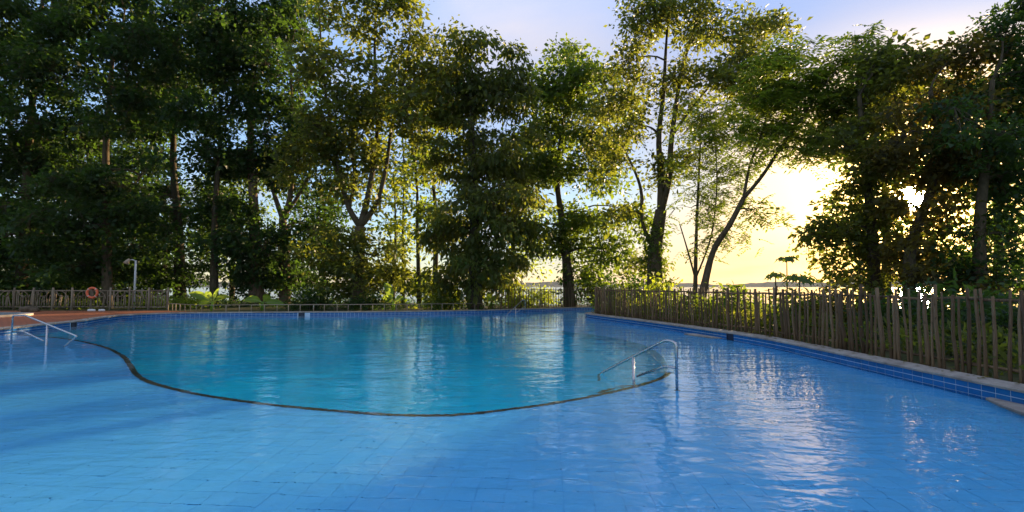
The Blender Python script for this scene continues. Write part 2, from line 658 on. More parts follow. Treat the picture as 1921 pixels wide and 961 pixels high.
# pool wall with its tiles
pw = MB()
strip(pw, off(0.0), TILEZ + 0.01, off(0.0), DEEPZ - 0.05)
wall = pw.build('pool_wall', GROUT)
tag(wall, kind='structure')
TW, TH = 0.2, 0.0825
tb = MB()
tb.box(0, 0, 0, 0.186, 0.008, TH - 0.011)
tile_me = tb.mesh('tile', WTILE, smooth=False)
skim_at = [pt(570, 588, 25.9), pt(143, 606, 19), pt(1391, 632, 14.6)]
cand = []
for i in range(len(OUT)):
    a, b = OUT[i], OUT[(i + 1) % len(OUT)]
    m = (a + b) / 2
    d = b - a
    if m.y < 2.5:
        continue
    if any((Vector((s.x, s.y)) - m).length < 0.24 for s in skim_at):
        continue
    n = Vector((d.y, -d.x)).normalized()
    p = m - n * 0.004
    for row in range(8):
        z = TILEZ - TH * (row + 0.5)
        hidden = (p.x > 4.3 and p.y > 24.5)
        w = 1.0 / (p.length ** 2) * (1.0 if row < 2 else 0.35)
        if hidden:
            w *= 0.01
        cand.append((w, p, z, math.atan2(d.y, d.x), d.length))
cand.sort(key=lambda c: -c[0])
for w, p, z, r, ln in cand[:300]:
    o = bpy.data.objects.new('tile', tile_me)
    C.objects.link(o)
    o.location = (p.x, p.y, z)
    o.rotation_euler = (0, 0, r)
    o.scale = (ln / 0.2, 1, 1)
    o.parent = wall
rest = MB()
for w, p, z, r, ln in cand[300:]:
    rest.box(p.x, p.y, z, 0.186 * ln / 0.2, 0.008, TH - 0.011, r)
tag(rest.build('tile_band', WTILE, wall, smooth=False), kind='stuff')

# shelf boundary: traced on the plane of the shelf as it looks through the water
EDGE_PX = [(-60, 633), (40, 636), (100, 640), (150, 647), (200, 660), (232, 676), (248, 695), (258, 711), (277, 724), (320, 738), (400, 755), (500, 769),
           (600, 779), (700, 787), (800, 790), (880, 787), (980, 775), (1060, 763), (1140, 747), (1210, 729), (1248, 712), (1250, 690), (1232, 668),
           (1195, 651), (1130, 637), (1060, 628), (990, 616), (935, 603)]
edge = [at(px, py, -0.13) for px, py in EDGE_PX]
edge = [Vector((p.x, p.y)) for p in edge]
edge = [edge[0] + (edge[0] - edge[1]).normalized() * 4] + edge + [Vector((-1.5, 30.5))]
edge = catmull(edge, 0.15)
edge = [Vector((p[0], p[1])) for p in edge]
deep_poly = edge + [Vector((-2, 45)), Vector((-40, 45)), Vector((-40, edge[0].y + 1))]
sv, sf = cdt([], [(off(0.01), True), (edge, False)], lambda c: inside(c, OUT))
cen = np.array([[sum(sv[i][0] for i in t) / 3, sum(sv[i][1] for i in t) / 3] for t in sf])
dm = inside(cen, deep_poly)
sh = MB()
sh.add([(x, y, SHELFZ) for x, y in sv], [t for t, d in zip(sf, dm) if not d])
shelf = sh.build('pool_shelf', SGROUT, smooth=False)
tag(shelf, kind='structure')
df = MB()
df.add([(x, y, DEEPZ) for x, y in sv], [t for t, d in zip(sf, dm) if d])
tag(df.build('pool_floor', DEEP, smooth=False), kind='structure')
en = normals2(edge)
ein = [p for p in edge]
keep_e = inside(np.array([(p.x, p.y) for p in edge]), OUT)
idx = [i for i in range(len(edge)) if keep_e[i]]
E2 = [edge[i] for i in idx]
EN = [en[i] for i in idx]
cut = min(range(len(E2)), key=lambda k: (E2[k] - Vector(at(1249, 706, -0.13)[:2])).length)
rs = MB()
strip(rs, E2, SHELFZ, E2, DEEPZ, False)
tag(rs.build('pool_riser', DEEP), kind='structure')
tr = MB()
sgn = 1
o1 = [p + n * 0.08 for p, n in zip(E2[:cut], EN[:cut])]
o2 = [p - n * 0.012 for p, n in zip(E2[:cut], EN[:cut])]
strip(tr, o1, SHELFZ + 0.006, o1, SHELFZ + 0.016, False)
strip(tr, o1, SHELFZ + 0.016, o2, SHELFZ + 0.016, False)
strip(tr, o2, SHELFZ + 0.016, o2, SHELFZ - 0.05, False)
tag(tr.build('shelf_edge', TRIM), kind='structure')

# shelf tiles
st = MB()
st.box(0, 0, 0, 0.2165, 0.2165, 0.006)
st_me = st.mesh('shelf_tile', STILE, smooth=False)
ang = R(-4)
ca, sa = math.cos(ang), math.sin(ang)
pts = []
for i in range(-90, 80):
    for j in range(5, 125):
        x, y = i * 0.22, j * 0.22
        pts.append((x * ca - y * sa, x * sa + y * ca))
pts = np.array(pts)
ok = inside(pts, OUT)
for dx, dy in ((.12, .12), (-.12, .12), (.12, -.12), (-.12, -.12)):
    q = pts + np.array((dx, dy))
    ok &= inside(q, OUT) & ~inside(q, deep_poly)
ok &= (np.abs(pts[:, 0]) < pts[:, 1] * 1.06 + 1) & (pts[:, 1] > 3.2)
pts = pts[ok]
pts = pts[np.argsort((pts ** 2).sum(1))]
jit = lambda s: random.uniform(-s, s)
for p in pts[:300]:
    o = bpy.data.objects.new('tile', st_me)
    C.objects.link(o)
    o.location = (p[0] + jit(.002), p[1] + jit(.002), SHELFZ + 0.003 + jit(.001))
    o.rotation_euler = (jit(.004), jit(.004), ang + jit(.006))
    o.parent = shelf
rt = MB()
for p in pts[300:]:
    rt.box(p[0], p[1], SHELFZ + 0.003 + jit(.001), 0.2165, 0.2165, 0.006, ang + jit(.006))
tag(rt.build('tile_field', STILE, shelf, smooth=False), kind='stuff')

# steps from the shelf into the deep part beside the near handrail
stp = empty('pool_step', (1.7, 8.4, SHELFZ))
tag(stp, kind='structure')
stp.name = 'pool_steps'
c0 = Vector((2.75, 7.25))
for k in range(3):
    s1 = MB()
    r1 = 0.95 + 0.36 * k
    zt = SHELFZ - 0.20 * (k + 1)
    arc = [c0 + Vector((math.cos(a), math.sin(a))) * r1 for a in np.linspace(R(85), R(215), 22)]
    arc0 = [c0 + Vector((math.cos(a), math.sin(a))) * (r1 - 0.45) for a in np.linspace(R(85), R(215), 22)]
    strip(s1, arc0, zt, arc, zt, False)
    strip(s1, arc, zt, arc, DEEPZ, False)
    s1.build('step', DEEP, stp)
    s2 = MB()
    strip(s2, [c0 + (p - c0) * ((r1 - 0.07) / r1) for p in arc], zt + 0.006, [c0 + (p - c0) * ((r1 + 0.008) / r1) for p in arc], zt + 0.006, False)
    s2.build('step_edge', TRIM, stp)

# water surface
wv, wf = cdt([(x, y) for x in range(-16, 16, 2) for y in range(-1, 33, 2) if inside(np.array([(x, y)]), off(-0.5))[0]], [(off(-0.002), True)], lambda c: inside(c, off(-0.002)))
wm = MB()
wm.add([(x, y, 0.0) for x, y in wv], wf)
me = wm.mesh('pool_water', WATER, smooth=False)
if me.polygons[0].normal.z < 0:
    me.flip_normals()
tag(link('pool_water', me), kind='structure')

# skimmer mouths in the wall
DARK = mat('dark_skimmer_plastic', lambda t: principled(t, ramp(t, noise(t, 20.0), [(0.3, (0.004, 0.01, 0.025)), (0.7, (0.012, 0.02, 0.045))]), 0.5))
SKL = ['dark square skimmer mouth in the far pool wall below the low rail', 'dark square skimmer mouth in the pool wall below the red deck', 'dark square skimmer mouth in the pool wall below the picket fence']
for s, lab in zip(skim_at, SKL):
    i = min(range(len(OUT)), key=lambda k: (OUT[k] - Vector((s.x, s.y))).length)
    p, n = OUT[i], ON[i]
    r = math.atan2(n.y, n.x) - math.pi / 2
    e = empty('skimmer', (p.x, p.y, 0.07))
    tag(e, lab, 'skimmer', 'skimmer mouths around the pool')
    b1 = MB()
    for dx, dz, sx, sz in ((0, .085, .30, .02), (0, -.085, .30, .02), (-.14, 0, .02, .15), (.14, 0, .02, .15)):
        b1.box(p.x + dx * math.cos(r) - n.x * .008, p.y + dx * math.sin(r) - n.y * .008, .07 + dz, sx, .03, sz, r)
    fr_ = b1.build('frame', DARK, e, smooth=False)
    b2 = MB()
    b2.box(p.x - n.x * .004, p.y - n.y * .004, .07, .26, .012, .15, r)
    b2.build('flap', DARK, fr_, smooth=False)

# stone ledges at the water line along the fence side
def ledge(pts_px, z, label):
    top = [at(a, b, z) for a, b in pts_px]
    m = MB()
    n = len(top)
    m.add([(p.x, p.y, z) for p in top] + [(p.x, p.y, z - 0.09) for p in top], [tuple(range(n)), tuple(range(2 * n - 1, n - 1, -1))] + [(i, n + i, n + (i + 1) % n, (i + 1) % n) for i in range(n)])
    o = m.build('stone_ledge', COPING, smooth=False)
    tag(o, label, 'ledge', 'stone ledges at the water line')
    return o
ledge([(1849, 746), (1870, 744), (1921, 754), (1975, 768), (1975, 796), (1921, 775), (1880, 760)], 0.02, 'pale stone ledge cut off by the edge of the picture, under the picket fence')
ledge([(1283, 626), (1300, 625.2), (1352, 631.3), (1357, 633.6), (1335, 633), (1300, 628.6)], 0.02, 'thin pale stone ledge at the water line under the middle of the picket fence')

# ------------------------------------------------------------------ handrails
def bend(pts, r=0.07, k=4):
    P = [Vector(p) for p in pts]
    out = [P[0]]
    for a, b, c in zip(P, P[1:], P[2:]):
        d1 = (a - b)
        d2 = (c - b)
        q = min(r, d1.length * .45, d2.length * .45)
        s = b + d1.normalized() * q
        e = b + d2.normalized() * q
        for i in range(k + 1):
            t = i / k
            out.append(s * (1 - t) ** 2 + b * 2 * t * (1 - t) + e * t * t)
    out.append(P[-1])
    return out


def handrail(A, B, h, label, flat=0.13, mid=0.55, low=True, rad=0.022, zb=-0.22, hook=False):
    A, B = Vector((*A, 0)), Vector((*B, 0))
    e = empty('pool_handrail', (A.x, A.y, zb))
    tag(e, label, 'handrail', 'steel handrails of the pool')
    P = lambda t, z: A.lerp(B, t) + Vector((0, 0, z))
    m = MB()
    tail = [P(0.82, -0.02), P(0.78, -0.8)] if hook else [P(1.06, -0.05), P(1.06, -0.6)]
    endz = 0.26 if hook else 0.03
    m.tube(bend([P(0, zb), P(0, h), P(flat, h + .02), P(1, endz)] + tail), rad, 10)
    top_ = m.build('top_rail', STEEL, e)
    m = MB()
    zz_ = h + .02 + (endz - h - .02) * (mid - flat) / (1 - flat)
    m.tube([P(mid, -0.9 if zb < 0 else zb), P(mid, zz_)], rad, 10)
    post_ = m.build('post', STEEL, e)
    m = MB()
    m.tube(bend([P(0, h * .42), P(flat, h * .44), P(mid * .92, 0.10 if hook else 0.06), P(mid * .92, -.4)][:3 if not hook else 3]), rad * .8, 8)
    m.build('lower_rail', STEEL, e)
    for t in (0, mid):
        m = MB()
        q = P(t, SHELFZ if t == 0 else SHELFZ - .3)
        m.tube([q, q + Vector((0, 0, .02))], .05, 12)
        m.build('floor_flange', STEEL, top_ if t == 0 else post_)
    return e
handrail((2.45, 7.7), (1.55, 8.85), 0.66, 'grey steel handrail rising from the water in front of the curved step, by the glitter', low=True)
handrail((-13.2, 13.6), (-10.75, 12.75), 0.72, 'pale steel handrail at the shallow shelf beside the red deck', hook=True, flat=0.2)
handrail((0.72, 28.2), (-0.25, 27.2), 0.72, 'thin steel handrail at the far pool wall before the bushes', rad=0.02, flat=0.15)

# ------------------------------------------------------------------ deck, small pool
dk = MB()
wl = [p for p in off(0.36) if p.x < -13.5 and 9 < p.y < 25.8]
wl.sort(key=lambda p: p.y)
poly = [(p.x, p.y) for p in wl] + [(-18.5, 27.6), (-40, 27.6), (-40, 9)]
vv, ff = cdt([], [([Vector(p) for p in poly], True)], lambda c: inside(c, poly))
dk.add([(x, y, GZ + 0.012) for x, y in vv], ff)
tag(dk.build('deck', DECK, smooth=False), kind='structure')
kp = MB()
kc = Vector((-24.0, 22.6))
ring = [kc + Vector((2.4 * math.cos(a), 1.9 * math.sin(a))) for a in np.linspace(0, 2 * math.pi, 41)[:-1]]
rin = [kc + (p - kc) * .88 for p in ring]
strip(kp, ring, GZ, ring, GZ + .10)
strip(kp, ring, GZ + .10, rin, GZ + .10)
strip(kp, rin, GZ + .10, rin, GZ + 0.02)
ko = empty('paddling_pool', (kc.x, kc.y, GZ))
tag(ko, 'small round paddling pool with a pale kerb on the red deck', 'pool')
kp.build('kerb', COPING, ko)
kw = MB()
kw.add([(p.x, p.y, GZ + .06) for p in rin], [tuple(range(40))])
kw.build('water', mat('paddling_water', lambda t: principled(t, (0.10, 0.28, 0.42), 0.05, normal=bump(t, noise(t, 5.0), 0.02))), ko, smooth=False)

# ------------------------------------------------------------------ fences
def picket_mesh(seed):
    r = random.Random(seed)
    m = MB()
    n = 5
    ph = r.uniform(0, 6)
    wob = r.uniform(.006, .024)
    P, Rr = [], []
    for i in range(n):
        t = i / (n - 1)
        P.append((wob * math.sin(ph + t * r.uniform(3, 7)), wob * math.cos(ph * 1.7 + t * 4), t))
        Rr.append(.036 * (1.1 - .3 * t) * r.uniform(.88, 1.12))
    m.tube(P, Rr, 6)
    return m.mesh('picket', PICKET)


PK = [picket_mesh(i) for i in range(10)]


def picket_fence(path, label, spacing, hgt, rads, zg, seed, rail_r=0.024, rails=(0.12, 0.86)):
    r = random.Random(seed)
    path = resample([Vector(p) for p in path], 0.25)
    e = empty('picket_fence', (path[0].x, path[0].y, zg))
    tag(e, label, 'fence')
    q = resample(path, spacing)
    nn = normals2(q)
    for i, p in enumerate(q):
        o = bpy.data.objects.new('picket', r.choice(PK))
        C.objects.link(o)
        o.parent = e
        big = r.random() < .12
        s = r.uniform(*rads) * (1.35 if big else 1)
        h = hgt * (r.uniform(.90, 1.03) + (.06 if big else 0))
        al = r.uniform(-.3, .3) * spacing
        d = (q[min(i + 1, len(q) - 1)] - q[max(i - 1, 0)]).normalized()
        w = p + d * al + nn[i] * r.uniform(-.02, .02)
        o.location = (w.x - path[0].x, w.y - path[0].y, -.05)
        o.rotation_euler = (r.gauss(0, .02), r.gauss(0, .02), r.uniform(0, 6.28))
        o.scale = (s, s, h)
    WR = MB()
    wq = resample(path, spacing / 2)
    wn = normals2(wq)
    WR.tube([(p.x - n.x * (.045 if i % 2 else -.02) * rads[1], p.y - n.y * (.045 if i % 2 else -.02) * rads[1], zg + hgt * rails[1] + .03 + r.uniform(-.012, .012)) for i, (p, n) in enumerate(zip(wq, wn))], .004, 3)
    WR.build('wire', BARK['dark'], e)
    seg = resample(path, 1.6)
    sn = normals2(seg)
    for zf in rails:
        for i in range(len(seg) - 1):
            a, b = seg[i], seg[i + 1]
            m = MB()
            P = []
            for k in range(5):
                t = -.06 + 1.12 * k / 4
                c = a.lerp(b, t) + sn[i] * .05
                P.append((c.x, c.y, zg + hgt * zf + r.uniform(-.02, .02)))
            m.tube(P, [rail_r * r.uniform(.85, 1.1) for _ in P], 6)
            m.build('rail', PICKET, e)
    return e


fo = off(0.46)
i0 = min(range(len(OUT)), key=lambda k: (OUT[k] - Vector((6.55, 4.4))).length)
i1 = min(range(len(OUT)), key=lambda k: (OUT[k] - Vector((5.2, 26.7))).length)
picket_fence(fo[i0:i1], 'rough branch picket fence curving along the pool edge in front of the setting sun', 0.14, 1.32, (.5, .92), TOPZ - .05, 3)
j0 = min(range(len(OUT)), key=lambda k: (OUT[k] - Vector((10.5, 33.6))).length)
j1 = min(range(len(OUT)), key=lambda k: (OUT[k] - Vector((-0.9, 28.2))).length)
picket_fence(off(0.55)[j0:j1], 'thin picket fence along the far pool edge at the foot of the ivy trunk', 0.2, 1.3, (.5, .8), TOPZ - .05, 9, 0.015)

# grey branchwork fence at the deck
gf_y = 28.6
ge = empty('branch_fence', (-24, gf_y, GZ))  # scaled a little taller below
tag(ge, 'grey branchwork fence with a lifebuoy behind the red deck', 'fence')
PW = 1.07
pm = MB()
pm.tube([(0, 0, 0), (.01, 0, .55), (0, 0, 1.17)], [.06, .052, .055], 8)
post_me = pm.mesh('post', GREYWOOD)
x0 = -28.8 - PW
npan = 10
rr = random.Random(5)
GP = []
for i in range(8):
    m = MB()
    ph = rr.uniform(0, 6)
    m.tube([(.02 * math.sin(ph + k), 0, .17 + .79 * k / 4) for k in range(5)], [.027 * rr.uniform(.85, 1.15) for _ in range(5)], 6)
    GP.append(m.mesh('picket', GREYWOOD))
for i in range(npan + 1):
    o = bpy.data.objects.new('post', post_me)
    C.objects.link(o)
    o.parent = ge
    xx = x0 + i * PW
    o.location = (xx + 24, 0, -.03)
    if i == npan:
        break
    for z, nm in ((.98, 'top_rail'), (.16, 'bottom_rail')):
        m = MB()
        m.tube([(xx, gf_y, GZ + z), (xx + PW / 2, gf_y + .01, GZ + z + rr.uniform(-.015, .015)), (xx + PW, gf_y, GZ + z)], .03, 8)
        m.build(nm, GREYWOOD, ge)
    npk = 8
    for k in range(npk):
        o = bpy.data.objects.new('picket', rr.choice(GP))
        C.objects.link(o)
        o.parent = ge
        o.location = (xx + 24 + PW * (k + .6 + rr.uniform(-.2, .2)) / npk, .012 * (-1) ** k, 0)
        o.rotation_euler = (0, rr.gauss(0, .05), rr.choice((0, math.pi)))
        o.scale = (1, 1, 1 if (k in (0, 1, npk - 1) or rr.random() < .4) else rr.uniform(.72, .8))
        if o.scale[2] < .9:
            o.location.z = .17 * (1 - o.scale[2])
    for s in (0, 1):
        xa = xx + PW * (.22 if s == 0 else .80)
        xb = xx + PW * (.62 if s == 0 else .42)
        m = MB()
        P = []
        for k in range(7):
            t = k / 6
            P.append((xa + (xb - xa) * t ** 1.6, gf_y - .035 - .01 * s, GZ + .55 + .41 * math.sin(t * math.pi / 2) if (i + s) % 2 else GZ + .97 - .28 * math.sin(t * math.pi * .6)))
        m.tube(P, [.026 - .008 * k / 6 for k in range(7)], 6)
        m.build('branch', GREYWOOD, ge)

ge.scale = (1, 1, 1.1)
# lifebuoy
lb = pt(173, 549.5, gf_y - .16)
le = empty('lifebuoy', lb)
tag(le, 'orange lifebuoy ring hung on the grey branchwork fence', 'lifebuoy')
ORANGE = mat('faded_orange_plastic', lambda t: principled(t, ramp(t, noise(t, 4.0), [(0.3, (0.62, 0.10, 0.03)), (0.7, (0.78, 0.17, 0.06))]), 0.45))
ROPE = mat('pale_strap', lambda t: principled(t, (0.55, 0.42, 0.36), 0.8))
m = MB()
m.tube([(lb.x + .25 * math.cos(a), lb.y + .04 * math.cos(a), lb.z + .27 * math.sin(a)) for a in np.linspace(0, 2 * math.pi, 33)[:-1]], .062, 12, closed=True)
ring_ = m.build('ring', ORANGE, le)
for a in (.8, 2.35, 3.9, 5.5):
    m = MB()
    m.tube([(lb.x + .25 * math.cos(a + d), lb.y + .04 * math.cos(a + d), lb.z + .27 * math.sin(a + d)) for d in (-.09, 0, .09)], .066, 12)
    m.build('strap', ROPE, ring_)

# low rail along the far edge
k0 = min(range(len(OUT)), key=lambda k: (OUT[k] - Vector((-1.2, 28.0))).length)
k1 = min(range(len(OUT)), key=lambda k: (OUT[k] - Vector((-17.3, 24.2))).length)
lp = [p for p in off(0.5)[k0:k1]]
lp = [p for p in lp if p.x > -16.6] + [Vector((-18.6, 27.4))]
lp = resample(catmull([tuple(p) for p in lp[::8]] + [(-18.9, 28.2)], .1), .60)
lr = empty('low_rail', (lp[0].x, lp[0].y, GZ))
tag(lr, 'knee-high pale rail on short posts along the far pool edge', 'rail')
RAILW = wood_mat('pale_rail_wood', (0.18, 0.135, 0.085), (0.29, 0.225, 0.15), (0.42, 0.32, 0.21))
m = MB()
m.tube([(0, 0, -.05), (0, 0, .16), (0, 0, .37)], [.026, .024, .025], 6)
sp_me = m.mesh('post', RAILW)
for p in lp:
    o = bpy.data.objects.new('post', sp_me)
    C.objects.link(o)
    o.parent = lr
    o.location = (p.x - lp[0].x + jit(.04), p.y - lp[0].y, 0)
    o.rotation_euler = (jit(.03), jit(.03), jit(3))
for i in range(0, len(lp) - 1, 4):
    m = MB()
    m.tube([(p.x, p.y, GZ + .385 + jit(.008)) for p in lp[i:i + 5]], .022, 6)
    m.build('rail', RAILW, lr)

# floodlight post behind the grey fence
lpz = pt(255, 489, 30.0)
fl = empty('floodlight_post', (lpz.x, 30.0, GZ))
tag(fl, 'pale pole with a small floodlight behind the grey branchwork fence', 'lamp post')
PALE = mat('pale_painted_metal', lambda t: principled(t, ramp(t, noise(t, 6.0), [(0.3, (0.42, 0.42, 0.40)), (0.7, (0.58, 0.58, 0.55))]), 0.5))
m = MB()
m.tube([(lpz.x, 30, GZ - .1), (lpz.x, 30, lpz.z)], .055, 10)
m.build('pole', PALE, fl)
m = MB()
m.tube([(lpz.x, 30, lpz.z - .03), (lpz.x - .18, 29.95, lpz.z + .05), (lpz.x - .34, 29.9, lpz.z + .02)], .03, 8)
br_ = m.build('bracket', PALE, fl)
m = MB()
m.tube([(lpz.x - .30, 29.9, lpz.z + .09), (lpz.x - .36, 29.85, lpz.z - .02), (lpz.x - .44, 29.8, lpz.z - .2)], [.06, .10, .17], 12)
m.build('lamp_shade', mat('brown_lamp_shade', lambda t: principled(t, ramp(t, noise(t, 8.0), [(0.3, (0.30, 0.22, 0.14)), (0.7, (0.42, 0.33, 0.22))]), 0.5)), br_)

# ------------------------------------------------------------------ foliage
def field(p, seed, scale):
    r = np.random.default_rng(seed)
    s = np.zeros(len(p))
    for k in range(7):
        w = r.normal(size=3) * scale * (1 + .35 * k)
        s += np.sin(p @ w + r.uniform(0, 6.28)) / (1 + .25 * k)
    return s


def unit(a):
    return a / np.maximum(1e-6, np.linalg.norm(a, axis=1))[:, None]


def leaf_quads(c, d, n, Ln, W):
    d = unit(d)
    w = unit(np.cross(d, n))
    nn = np.cross(w, d)
    Ln = Ln[:, None]
    W = W[:, None]
    fold = W * .25
    V = np.empty((len(c), 4, 3))
    V[:, 0] = c
    V[:, 1] = c + d * Ln * .48 + w * W * .5 + nn * fold
    V[:, 2] = c + d * Ln
    V[:, 3] = c + d * Ln * .48 - w * W * .5 + nn * fold
    return V


def leaves_round(cl, per, spread, ln, wd, droop, r):
    n = len(cl) * per
    c = np.repeat(cl, per, 0)
    o = r.normal(size=(n, 3)) * np.array((1, 1, .62)) * spread
    d = unit(o) + r.normal(size=(n, 3)) * .55 + np.array((0, 0, -droop))
    nm = r.normal(size=(n, 3)) * .75 + np.array((0, 0, 1.0))
    l_ = ln * r.uniform(.6, 1.3, n) * np.repeat(r.uniform(.7, 1.3, len(cl)), per)
    return leaf_quads(c + o, d, nm, l_, l_ * wd * r.uniform(.8, 1.2, n))


def leaves_pinnate(cl, per, spread, ln, wd, droop, r):
    out = []
    nf = max(1, per // 12)
    for _ in range(nf):
        n = len(cl)
        a = r.uniform(0, 6.28, n)
        d = np.stack([np.cos(a), np.sin(a), r.normal(-.15 - droop * .4, .25, n)], 1)
        d = unit(d)
        c = cl + r.normal(size=(n, 3)) * spread * .6
        fl_ = ln * 3.4 * r.uniform(.7, 1.2, n)
        side = unit(np.cross(d, np.tile((0, 0, 1.0), (n, 1)) + r.normal(size=(n, 3)) * .2))
        for k in range(6):
            t = (k + .6) / 6
            p = c + d * (fl_ * t)[:, None] + np.array((0, 0, -1.0)) * (fl_ * .28 * t * t)[:, None]
            for sg in (-1, 1):
                dd = side * sg + d * .45 + np.array((0, 0, -.2)) + r.normal(size=(n, 3)) * .12
                nm = r.normal(size=(n, 3)) * .3 + np.array((0, 0, 1.0))
                out.append(leaf_quads(p, dd, nm, ln * 1.0 * r.uniform(.8, 1.2, n), np.full(n, ln * wd)))
    return np.concatenate(out)


def stem_path(a, b, r, wob=.06, n=5, sag=0.0):
    a, b = Vector(a), Vector(b)
    l_ = (b - a).length
    o1 = Vector((r.gauss(0, wob), r.gauss(0, wob), abs(r.gauss(0, wob)) * .8 + sag)) * l_
    o2 = Vector((r.gauss(0, wob), r.gauss(0, wob), r.gauss(0, wob))) * l_ * .35
    P = []
    for i in range(n):
        t = i / (n - 1)
        P.append(a.lerp(b, t) + o1 * math.sin(t * math.pi) + o2 * math.sin(t * 2 * math.pi))
    return P


def tree(name, label, D, stem, crowns, limbs=(), leaf='mid', bk='brown', ln=.31, wd=.56, per=17, dens=12.0, spread=.30, droop=.3, style='round', gap=-.9, ivy=None, seed=0, group='trees along the lake shore', cat='tree', cpc=8, csz=None):
    csz = csz or spread * 1.55
    r = random.Random(seed)
    g_ = np.random.default_rng(seed + 100)
    px0, r0 = stem[0]
    b0 = pt(px0, 560, D)
    zb = ground_z(b0.x, D)
    base = Vector((b0.x, D, zb - .12))
    e = empty(name, base)
    tag(e, label, cat, group)
    depth = lambda k: D + k
    # trunk and forks
    tk = MB()
    pts_ = [base] + [pt(x, y, D + r.uniform(-.25, .25)) for x, y, _ in stem[1:]]
    rad = [r0 * 1.25] + [q for *_, q in stem[1:]]
    def smooth_tube(mb, P, Rr, n):
        Q = catmull([tuple(p) for p in P], max(.25, (P[-1] - P[0]).length / 22))
        L_ = [0]
        for a, b in zip(P, P[1:]):
            L_.append(L_[-1] + (b - a).length)
        m_ = len(Q)
        rr_ = np.interp(np.linspace(0, L_[-1], m_), L_, Rr)
        rr_ = [x * r.uniform(.95, 1.05) for x in rr_]
        mb.tube(Q, rr_, n)
        return list(zip(Q, rr_))
    nodes = smooth_tube(tk, pts_, rad, 10)
    bm_ = MB()
    for lim in limbs:
        s = min(nodes, key=lambda q: (q[0] - pt(lim[0][0], lim[0][1], D)).length)
        dz = r.uniform(-1.5, 1.5)
        P = [s[0]] + [pt(x, y, D + dz * (i + 1) / len(lim)) for i, (x, y, _) in enumerate(lim[1:])]
        nodes += smooth_tube(tk, P, [min(s[1], lim[0][2])] + [q for *_, q in lim[1:]], 8)
    tk.build('trunk', BARK[bk], e)
    # crown lobes
    allcl = []
    for ci, cr_ in enumerate(crowns):
        cx, cy_, rx, ry = cr_[:4]
        dn = cr_[4] if len(cr_) > 4 else 1.0
        k = D / F
        dy = cr_[5] if len(cr_) > 5 else r.uniform(-.5, .5) * rx * k
        c = pt(cx, cy_, D + dy)
        Rx, Rz = rx * k, ry * k
        Ry = min(Rx, 2.6) if rx > ry * .5 else Rx
        n = max(4, int(dens * dn * math.pi * Rx * Rz))
        nc = max(3, int(n / cpc))
        q = g_.normal(size=(nc * 3, 3))
        q = unit(q) * (g_.uniform(0, 1, nc * 3) ** .42)[:, None]
        # ragged outline
        q *= (1 + .22 * field(unit(q), seed * 31 + ci, 2.6) * .4)[:, None]
        w = np.array(c) + q * np.array((Rx, Ry, Rz)) * 1.08
        keep = field(w, seed * 17 + 5, .85) > gap
        w = w[keep][:nc]
        cc = w
        tilt = (w - np.array(c)) / np.array((Rx, Ry, Rz))
        w = np.repeat(w, cpc, 0)
        j = g_.normal(size=(len(w), 3)) * np.array((1, 1, .28)) * csz
        j[:, 2] -= .38 * (j[:, 0] * np.repeat(tilt[:, 0], cpc) + j[:, 1] * np.repeat(tilt[:, 1], cpc)) + .25 * (j[:, 0] ** 2 + j[:, 1] ** 2) / csz
        w = w + j
        # the nodes of this lobe's branches
        low = [q_ for q_ in nodes if q_[0].z < c.z + Rz * .2] or nodes[:1]
        s = min(low, key=lambda q_: (q_[0] - c).length + .35 * abs(q_[0].z - c.z))
        rb = min(s[1] * .6, .03 + .035 * max(Rx, Rz))
        P = stem_path(s[0], c, r, .10, 6, .05)
        rads_ = [rb * (1 - .6 * i / 5) for i in range(6)]
        bm_.tube(P, rads_, 6, cap=False)
        sub = list(P[2:])
        if len(w):
            for j in range(max(3, int(len(w) / 28))):
                tgt = Vector(cc[r.randrange(len(cc))])
                a = min(P[2:], key=lambda v_: (v_ - tgt).length)
                SP = stem_path(a, tgt, r, .12, 5, .06)
                r1 = max(.012, rb * .38)
                bm_.tube(SP, [r1 * (1 - .7 * i / 4) for i in range(5)], 4, cap=False)
                sub += SP[1:]
            SA = np.array([tuple(v_) for v_ in sub])
            for p in w:
                if (Vector(p) - Vector((0, 0, CAMZ))).angle(S) < .02:
                    continue
                d2 = ((SA - p) ** 2).sum(1)
                q_ = SA[int(d2.argmin())]
                bm_.tube([q_, (q_ + p) / 2 + g_.normal(size=3) * .06, p], [.012, .009, .005], 3, cap=False)
            allcl.append(w)
    if bm_.v:
        tag(bm_.build('branches', BARK[bk], e), kind='stuff')
    cl = np.concatenate(allcl)
    if ivy:
        iv = []
        for p, rr_ in nodes:
            if ivy[0] < (p.z) < ivy[1]:
                for _ in range(ivy[2]):
                    a = g_.uniform(0, 6.28)
                    iv.append((p.x + math.cos(a) * (rr_ + .12), p.y + math.sin(a) * (rr_ + .12), p.z + g_.uniform(-.3, .3)))
        if iv:
            V = leaves_round(np.array(iv), 12, .16, .17, .75, .8, g_)
            o = link('ivy', quad_mesh('ivy', V, LEAF[ivy[3]]), e)
            tag(o, kind='stuff')
    # a gap in the leaves towards the low sun
    f = leaves_round if style == 'round' else leaves_pinnate
    V = f(cl, per, spread, ln, wd, droop, g_)
    m_ = V[:, 0] - np.array((0, 0, CAMZ))
    m_ = unit(m_)
    sx = np.array(S)
    a = np.degrees(np.arccos(np.clip(m_ @ sx, -1, 1)))
    V = V[a > 0.58 + .6 * g_.random(len(a))]
    o = link('crown', quad_mesh('crown', V, LEAF[leaf]), e)
    tag(o, kind='stuff')
    return e


